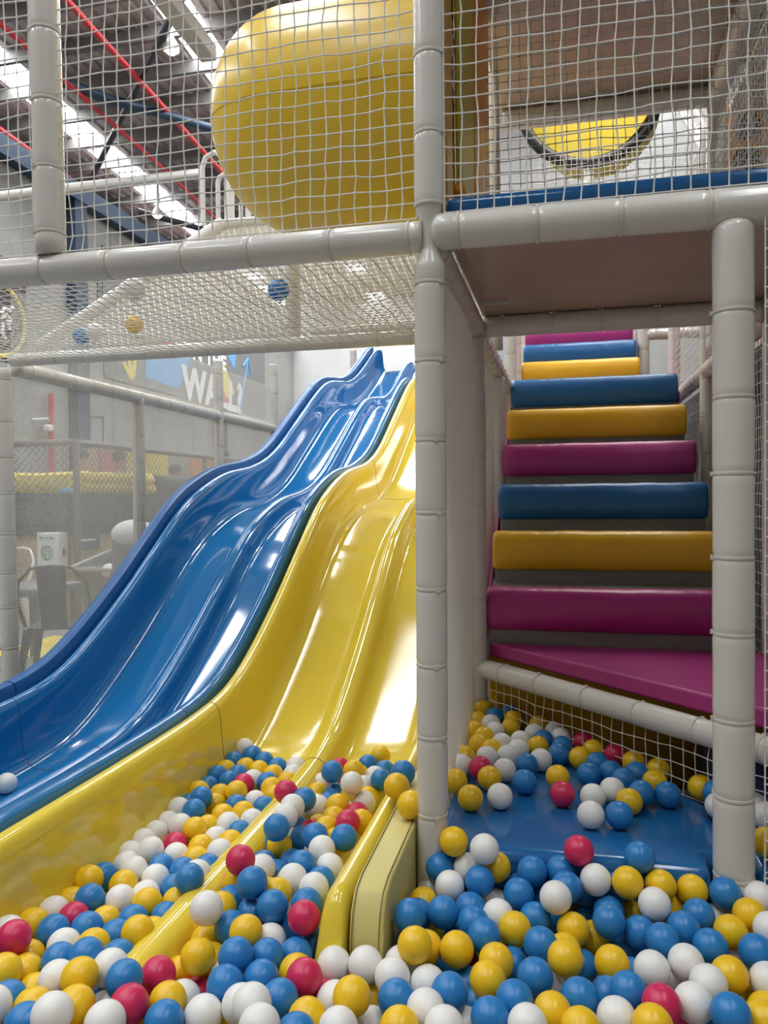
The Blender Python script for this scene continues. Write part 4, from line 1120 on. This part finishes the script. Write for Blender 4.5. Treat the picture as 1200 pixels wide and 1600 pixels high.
# added lamp, not part of the hall, that brightens the far bay
pl_ = Vector((0.7, 4.9, 6.3))
e = empty('fill_lamp', pl_, 'added fill lamp hanging over the far drum', 'lamp', 'lamps under the roof')
mb = MB(); mb.tube([pl_ + Vector((0, 0, 0.03)), pl_ + Vector((0, 0, 0.15)), pl_ + Vector((0, 0, 0.25)), pl_ + Vector((0, 0, RZ - 6.32))], [0.25, 0.22, 0.05, 0.01], 20); mb.build('housing', M['steel_light'], e)
ld = bpy.data.lights.new('fill_light', 'AREA'); ld.shape = 'DISK'; ld.size = 0.4; ld.energy = 45; ld.color = (1.0, 0.93, 0.8)
lo_ = bpy.data.objects.new('fill_light', ld); COL.objects.link(lo_); lo_.parent = e
# far drum with a black edge, orange panel
C_ = CAM + ray(920, 150) * 7.5
padded('padded_post', (C_.x, C_.y + 0.02, -0.02), (C_.x, C_.y + 0.02, C_.z - 0.64), 0.05, 'white padded post holding up the far yellow drum', 'post', 'padded posts', sp=0.3)
dr = empty('yellow_drum', C_, 'far yellow round drum with a black edged rim', 'play drum')
mb = MB(); mb.tube([C_ + Vector((0, 0, 0)), C_ + Vector((0.1, 0.5, 0))], 0.62, 40); mb.build('drum_body', M['olive'], dr)
mb = MB(); mb.tube([C_ + Vector((math.cos(a) * 0.66, -0.02, math.sin(a) * 0.66)) for a in [k * math.pi / 20 for k in range(40)]], 0.055, 10, closed=True); mb.build('black_rim', M['black'], dr)
mb = MB(); mb.box((-1.1, 9.4, 2.86), (3.6, 9.5, 7.2))
tag(mb.build('white_partition', M['pale_wall'], loc=(0, 9.4, 2.86), smooth=False), 'bright white partition behind the far drum', 'partition')
c = CAM + ray(1157, 215) * 4.4
op = empty('orange_panel', c, 'orange padded panel with dark round holes beyond the deck net', 'panel')
mb = MB(); mb.box((c.x - 0.12, c.y, c.z - 0.4), (c.x + 0.6, c.y + 0.05, c.z + 0.2)); mb.build('panel_face', M['orange'], op, bevel=0.02)
for dx, dz in ((0.03, 0.06), (0.03, -0.13)):
    mb = MB(); mb.tube([(c.x + dx, c.y - 0.012, c.z + dz), (c.x + dx, c.y + 0.02, c.z + dz)], 0.075, 20); mb.build('dark_hole', M['black'], op)
mb = MB(); mb.box((1.38, 1.3, 0.0), (1.45, 6.2, 2.04))  # black sheet added in place of the shaded voids beyond the net
tag(mb.build('dark_backing', M['black'], loc=(1.4, 1.3, 0), smooth=False), 'black sheet standing in for shade behind the net beside the steps', 'partition')
mb = MB(); mb.box((1.75, 2.5, 2.0), (1.85, 6.3, 2.95))
tag(mb.build('dark_backing', M['board'], loc=(1.8, 2.5, 2), smooth=False), 'brown partition beyond the net above the receding beam', 'partition')

# ================================================================== wave slides
CV = [-2.0, -0.5, 0.3, 0.7, 0.93, 1.15, 1.48, 1.78, 2.12, 2.38, 2.75, 3.2, 3.5, 3.78, 4.19, 4.83, 5.15, 5.5, 5.85, 6.2, 6.6, 7.0, 7.25, 7.6, 8.2]
CZ = [0.40, 0.40, 0.405, 0.424, 0.469, 0.567, 0.763, 0.969, 1.20, 1.323, 1.434, 1.50, 1.575, 1.69, 1.92, 2.28, 2.41, 2.47, 2.52, 2.63, 2.82, 3.03, 3.12, 3.15, 3.15]


def bed(v):
    return interp(v, CV, CZ) - 0.29


def wave_slide(name, sec, vs, m, label, seams, nose=None):
    S = spline(sec, 3)
    mb = MB()
    n = len(S)

    def pt(v, q):
        u, dz = q
        z = bed(v) + dz
        if nose and u > nose[0] and v < nose[1]:
            t = min(1, (nose[1] - v) / nose[2])
            z = (0.02) + (z - 0.02) * math.sqrt(max(0, 1 - t ** 2.2))
        return Vector((u, v, z))
    V, F = [], []
    for v in vs:
        V += [pt(v, q) for q in S]
    for i in range(len(vs) - 1):
        for k in range(n - 1):
            F.append((i * n + k, i * n + k + 1, (i + 1) * n + k + 1, (i + 1) * n + k))
    mb.add(V, F)
    o = mb.build(name, m, loc=(sec[len(sec) // 2][0], vs[0], 0), smooth='all')
    so = o.modifiers.new('shell', 'SOLIDIFY')
    so.thickness = 0.012
    so.offset = -1
    tag(o, label, 'slide')
    for v in seams:
        mb = MB()
        V, F = [], []
        for dv in (-0.0012, 0.0012):
            V += [pt(v + dv, q) + Vector((0, 0, 0.0006)) for q in S]
        # push sideways on steep walls so the strip lies on the surface
        F = [(k, k + 1, n + k + 1, n + k) for k in range(n - 1)]
        mb.add(V, F)
        s = mb.build('joint_line', M['seam'], o, smooth=False)
        s2 = s.modifiers.new('shell', 'SOLIDIFY')
        s2.thickness = 0.0016
        s2.offset = 0
    return o


def frange(a, b, s):
    out = []
    while a < b:
        out.append(a)
        a += s
    return out + [b]


secY = [(-1.068, 0.10), (-1.066, 0.20), (-1.062, 0.26), (-1.05, 0.283), (-1.03, 0.290), (-1.008, 0.283), (-0.995, 0.262), (-0.988, 0.22), (-0.978, 0.10), (-0.966, 0.045), (-0.945, 0.014), (-0.91, 0.0), (-0.80, -0.004), (-0.69, 0.0), (-0.664, 0.012), (-0.648, 0.040), (-0.636, 0.072), (-0.616, 0.090), (-0.592, 0.095), (-0.568, 0.090), (-0.548, 0.072), (-0.536, 0.040), (-0.520, 0.012), (-0.486, 0.0), (-0.37, -0.004), (-0.26, 0.0), (-0.232, 0.018), (-0.216, 0.06), (-0.205, 0.13), (-0.197, 0.17), (-0.183, 0.192), (-0.165, 0.197), (-0.148, 0.190), (-0.139, 0.165), (-0.136, 0.08), (-0.135, -0.03)]
ys = frange(-0.50, -0.34, 0.01)[:-1] + frange(-0.34, 7.35, 0.06)
slide_y = wave_slide('wave_slide', secY, [-0.66, -0.6, -0.55] + ys, M['slide_y'], 'glossy yellow two lane wave slide ending in the ball pit', [0.70, 3.35], nose=(-0.25, -0.36, 0.115))
secB = [(-1.945, -0.02), (-1.943, 0.15), (-1.938, 0.25), (-1.925, 0.282), (-1.905, 0.290), (-1.885, 0.282), (-1.873, 0.26), (-1.866, 0.22), (-1.856, 0.10), (-1.844, 0.045), (-1.823, 0.014), (-1.79, 0.0), (-1.69, -0.004), (-1.60, 0.0), (-1.580, 0.012), (-1.562, 0.046), (-1.550, 0.084), (-1.530, 0.104), (-1.507, 0.110), (-1.484, 0.104), (-1.464, 0.084), (-1.452, 0.046), (-1.434, 0.012), (-1.40, 0.0), (-1.30, -0.004), (-1.235, 0.0), (-1.205, 0.014), (-1.185, 0.045), (-1.173, 0.10), (-1.163, 0.22), (-1.156, 0.26), (-1.145, 0.282), (-1.125, 0.290), (-1.105, 0.283), (-1.095, 0.262), (-1.090, 0.20), (-1.088, 0.05)]
slide_b = wave_slide('wave_slide', secB, frange(-1.3, 7.35, 0.06), M['slide_b'], 'glossy blue two lane wave slide behind the yellow one', [0.62, 3.35, 6.0])
# soft pad along the outer edge of the blue slide
seg = [(-1.3, 0.70), (0.70, 4.85), (4.85, 7.2)]
pe = empty('slide_edge_pad', (-2.0, -1.3, 0), 'blue padded edge along the outer side of the blue slide', 'pad')
for a, b in seg:
    mb = MB()
    V, F = [], []
    vs = frange(a + 0.004, b - 0.004, 0.07)
    prof = [(-2.025, -0.08), (-2.03, 0.01), (-2.015, 0.035), (-1.985, 0.042), (-1.958, 0.035), (-1.948, 0.01), (-1.95, -0.08)]
    n = len(prof)
    for v in vs:
        V += [(u, v, bed(v) + 0.29 + dz) for u, dz in prof]
    for i in range(len(vs) - 1):
        for k in range(n):
            F.append((i * n + k, i * n + (k + 1) % n, (i + 1) * n + (k + 1) % n, (i + 1) * n + k))
    F += [tuple(range(n)), tuple((len(vs) - 1) * n + k for k in range(n - 1, -1, -1))]
    mb.add(V, F)
    mb.build('pad_section', M['pad_blue'], pe)
# landing at the top of the slides
mb = MB(); mb.box((-2.05, 7.36, 2.7), (0.0, 9.2, 2.86))
tag(mb.build('slide_landing', M['mat_blue'], loc=(-2.05, 7.36, 2.7), bevel=0.02), 'blue padded landing at the top of the slides', 'landing')
mb = MB(); mb.box((-1.75, 9.0, 2.86), (-1.2, 9.1, 4.2))
tag(mb.build('back_pad', M['pad_blue'], loc=(-1.75, 9, 2.86), bevel=0.03), 'dark blue pad standing behind the slide landing', 'pad')

# pale pad beside the rounded end wall
mb = MB()
sec = [(-0.425, 0.0), (-0.425, 0.20), (-0.41, 0.26), (-0.375, 0.30), (-0.32, 0.312), (0.0, 0.318), (0.55, 0.33), (0.55, 0.0)]
mb.prism([(-0.13, v, z) for v, z in sec], (0.083, 0, 0))
pp = mb.build('pale_pad', M['v_pale'], loc=(-0.09, 0, 0), bevel=0.008, angle=50)
tag(pp, 'pale yellow stitched pad between the yellow slide and the tall post', 'pad')
mb = MB()
for x in (-0.122, -0.056):
    mb.tube([(x, v - 0.0 if v > -0.42 else v - 0.0012, z + 0.0012) for v, z in [(-0.4262, 0.03), (-0.4262, 0.20), (-0.411, 0.262), (-0.375, 0.301), (-0.32, 0.313), (0.0, 0.319), (0.54, 0.331)]], 0.0016, 4)
mb.build('stitching', M['stitch'], pp)

# ================================================================== blue mats, platform and foam steps
mb = MB()
mb.prism([(0.0, -0.035, 0.14), (0.742, -0.035, 0.14), (0.746, 0.055, 0.14), (0.81, 0.065, 0.14), (0.81, 0.43, 0.14), (0.02, 1.36, 0.14)], (0, 0, 0.134))
bm_ = mb.build('blue_mat', M['mat_blue'], loc=(0.4, 0.4, 0.14), bevel=0.03, seg=5)
tag(bm_, 'shiny blue floor mat strewn with balls between the two posts', 'mat', 'blue floor mats')
mb = MB(); mb.prism([(0.728, -0.037, 0.16), (0.748, -0.03, 0.15), (0.742, -0.028, 0.24), (0.73, -0.036, 0.25)], (0.004, -0.006, 0)); mb.build('corner_fold', M['pad_blue'], bm_)
mb = MB(); mb.prism([(0.86, 0.0, 0.0), (1.8, 0.0, 0.0), (1.8, 1.2, 0.0), (0.9, 1.2, 0.0), (0.84, 0.46, 0.0)], (0, 0, 0.272))
tag(mb.build('blue_mat', M['mat_blue'], loc=(1.3, 0.5, 0), bevel=0.03), 'blue floor mat behind the net beside the thick post', 'mat', 'blue floor mats')
mb = MB(); mb.box((0.0, 0.0, 0.0), (0.74, 1.2, 0.139))
tag(mb.build('mat_plinth', M['board'], loc=(0, 0, 0), smooth=False), 'dark plinth hidden under the shiny blue mat', 'plinth')

mb = MB()
mb.prism([(0.045, 1.235, 0.545), (0.075, 1.215, 0.545), (1.36, -0.07, 0.545), (1.36, 1.235, 0.545)], (0, 0, 0.062))
tag(mb.build('platform_pad', M['v_pink'], loc=(0.9, 0.9, 0.545), bevel=0.018, seg=4), 'magenta three cornered platform pad at the foot of the steps', 'platform')
mb = MB(); mb.box((0.04, 1.27, 0.0), (1.33, 1.33, 0.545))
tag(mb.build('riser_pad', M['v_yellow'], loc=(0.7, 1.3, 0), bevel=0.015), 'shaded yellow pad under the platform behind the slanting net', 'pad')


def foam_step(u0, u1, v, zt, col, label, run=0.345, rise=0.235):
    e = empty('foam_step', ((u0 + u1) / 2, v, zt - rise), label, 'step', 'foam steps')
    mb = MB(); mb.box((u0 + 0.008, v + 0.012, zt - rise - 0.02), (u1 - 0.008, v + run + 0.03, zt - 0.012)); mb.build('grey_core', M['v_grey'], e, bevel=0.01)
    prof = [(0.07, -0.182), (0.0, -0.182), (-0.018, -0.168), (-0.032, -0.125), (-0.035, -0.085), (-0.028, -0.045), (-0.009, -0.014), (0.02, 0.0), (0.07, 0.002), (0.12, -0.008)]
    cx = (0.05, -0.1)
    rings = []
    L = u1 - u0
    for t, s in ((0, 0.86), (0.004, 0.94), (0.012, 0.985), (0.03, 1.0)):
        rings.append((u0 + t, s))
    m = 26
    for k in range(1, m):
        rings.append((u0 + 0.03 + (L - 0.06) * k / m, 1.0))
    for t, s in ((0.03, 1.0), (0.012, 0.985), (0.004, 0.94), (0, 0.86)):
        rings.append((u1 - t, s))
    V, F = [], []
    n = len(prof)
    for x, s in rings:
        dent = 0.006 * noise.noise(Vector((x * 9, v * 5, zt * 3))) * (1 if s == 1 else 0)
        for dv, dz in prof:
            q = (cx[0] + (dv - cx[0]) * s, cx[1] + (dz - cx[1]) * s)
            V.append((x, v + q[0] + (dent if dz > -0.1 else dent * 0.3), zt + q[1] + (dent * 0.5 if dz > -0.05 else 0)))
    for i in range(len(rings) - 1):
        for k in range(n):
            F.append((i * n + k, (i + 1) * n + k, (i + 1) * n + (k + 1) % n, i * n + (k + 1) % n))
    F += [tuple(range(n - 1, -1, -1)), tuple((len(rings) - 1) * n + k for k in range(n))]
    mb = MB()
    mb.add(V, F)
    mb.build('rounded_nose', M[col], e)
    return e


cols = ['v_pink', 'v_yellow', 'v_blue', 'v_pink', 'v_yellow', 'v_blue']
labs = ['magenta foam step at the bottom just above the platform', 'yellow foam step directly above the bottom magenta one', 'blue foam step third from the bottom with creased nose', 'magenta foam step between a blue and a yellow one', 'yellow foam step fifth from the bottom', 'blue foam step topmost of the wide lower flight']
for k in range(6):
    foam_step(0.035, 1.065, 1.235 + 0.34 * k, 0.848 + 0.2335 * k, cols[k], labs[k])
labs2 = ['pinkish foam step mostly hidden behind the wide blue one', 'yellow foam step lowest of the narrow upper flight', 'bright blue foam step between yellow and magenta in upper flight', 'magenta foam step at the very top of the flight']
for k, c in enumerate(['v_pink', 'v_yellow', 'v_blue', 'v_pink']):
    foam_step(0.03, 0.97, 4.02 + 0.33 * k, 2.165 + 0.207 * k, c, labs2[k], 0.33, 0.21)
mb = MB(); mb.box((0.03, 3.24, 1.86), (1.12, 4.0, 1.95))
tag(mb.build('landing_pad', M['v_pink'], loc=(0.5, 3.6, 1.86), bevel=0.02), 'magenta landing pad between the lower and upper flights', 'landing')
mb = MB()
mb.prism([(0.016, 1.25, 0.45), (0.016, 1.25, 0.62), (0.016, 3.2, 1.90), (0.016, 3.3, 1.7), (0.016, 1.7, 0.45)], (0.014, 0, 0))
tag(mb.build('side_pad', M['v_pink'], loc=(0.01, 1.2, 0.45), bevel=0.008), 'magenta side pad rising between the mesh and the foam steps', 'pad')

# ================================================================== balls
BR = 0.0398
WORD = dict(B='blue', Y='yellow', W='white', P='pink')
ORD = ['first', 'second', 'third', 'fourth', 'fifth', 'sixth', 'seventh', 'eighth', 'ninth', 'tenth', 'eleventh', 'twelfth', 'thirteenth', 'fourteenth', 'fifteenth', 'sixteenth', 'seventeenth', 'eighteenth']
_b = {}
for k in 'BYWP':
    mb = MB()
    mb.sphere((0, 0, 0), BR, 32, 20)
    # the flattened moulding point and the faint seam of a blown plastic ball
    for i, p in enumerate(mb.v):
        if abs(p.z) < 0.001:
            mb.v[i] = p * 1.004
    me = bpy.data.meshes.new('play_ball')
    me.from_pydata([tuple(p) for p in mb.v], [], mb.f)
    me.materials.append(M[k])
    me.polygons.foreach_set('use_smooth', [True] * len(me.polygons))
    _b[k] = me


def ball(c, p, label=None, group=None):
    o = bpy.data.objects.new('play_ball', _b[c])
    COL.objects.link(o)
    o.location = p
    o.rotation_euler = (random.uniform(0, 6.28), random.uniform(0, 6.28), random.uniform(0, 6.28))
    return tag(o, label, 'ball', group)


def parse(t):
    out = []
    for w in t.split():
        x, y, z = w[2:].split(',')
        out.append((w[0], w[1], Vector((int(x) / 1000, int(y) / 1000, int(z) / 1000))))
    return out


bands = {}
for c, z, p in parse(BALLS):
    if z == 'l':
        k = ('l', 0 if p.x < -0.87 else 1 if p.x < -0.735 else 2 if p.x < -0.6 else 3 if p.x < -0.47 else 4 if p.x < -0.35 else 5)
        s = p.y
    elif z == 'p':
        k = ('p', 'slide' if p.x < -0.1 else 'mat', int((-0.03 - p.y) / 0.13) if p.x > -0.1 else int(max(0, (-0.40 - p.y)) / 0.12))
        s = p.x
    elif z == 'm':
        k = ('m', int(max(0, p.y - 0.1) / 0.14))
        s = p.x
    else:
        k = (z,)
        s = p.x
    bands.setdefault((k, c), []).append((s, p))
LB = ['along the tall side wall of the yellow slide', 'midway between the tall wall and the slide divider', 'against the divider on its tall wall side', 'against the divider on its post side', 'in the middle of the lane nearest the post', 'inside the rounded end wall of the slide']
for (k, c), lst in bands.items():
    w = WORD[c]
    for i, (s, p) in enumerate(sorted(lst, key=lambda q: q[0])):
        if k[0] == 'l':
            lab = '%s ball, %s %s one uphill, %s' % (w, ORD[i], w, LB[k[1]])
            g = 'balls lying on the yellow slide'
        elif k[0] == 'p' and k[1] == 'slide':
            lab = '%s pit ball, %s %s one from tall wall, %s row beyond slide mouth' % (w, ORD[i], w, ORD[k[2]])
            g = 'balls in the pit'
        elif k[0] == 'p':
            lab = '%s pit ball, %s %s one from pale pad, %s row out from mat' % (w, ORD[i], w, ORD[k[2]])
            g = 'balls in the pit'
        elif k[0] == 'm':
            lab = '%s ball on blue mat, %s %s one from mesh panel, %s row from pit' % (w, ORD[i], w, ORD[k[1]])
            g = 'balls on the blue mat'
        elif k[0] == 'e':
            lab = '%s ball leaning on the front edge of the blue mat' % w
            g = 'balls on the blue mat'
        elif k[0] == 'd':
            lab = '%s ball, %s %s one from the slide, resting on the pale pad' % (w, ORD[i], w)
            g = 'balls on the pale pad'
        else:
            lab = '%s ball, %s %s one from thick post, on the mat behind the net' % (w, ORD[i], w)
            g = 'balls on the mat behind the net'
        ball(c, p, lab, g)
for c, x, y, lab in (('W', 210, 452, 'white ball on the overhead net at the end of the slanting pole'), ('Y', 210, 507, 'only yellow ball on the overhead net'), ('B', 435, 453, 'blue ball alone on the overhead net nearer the tall post'), ('B', 127, 525, 'small pale blue ball on the overhead net beside a white one'), ('W', 148, 519, 'white ball on the overhead net touching a blue one')):
    zz = PB + 0.03
    p = at_z(x, y, zz)
    ball(c, p, lab, 'balls on the overhead net')
p = at_z(10, 1224, bed(0.1) + BR)
ball('W', p, 'white ball alone on the blue slide', 'balls on the blue slide')
# balls beneath the top layer and the many small ones beyond the three hundred: one mass
mb = MB()
for c, z, p in parse(REST):
    mb.cur = 'BYWP'.index(c)
    mb.sphere(p, BR, 20, 12)
o = mb.build('play_balls', [M[k] for k in 'BYWP'], loc=(0, -0.5, 0), smooth='all')
tag(o, 'mixed play balls filling the gaps below and behind the counted ones', 'balls', kind='stuff')
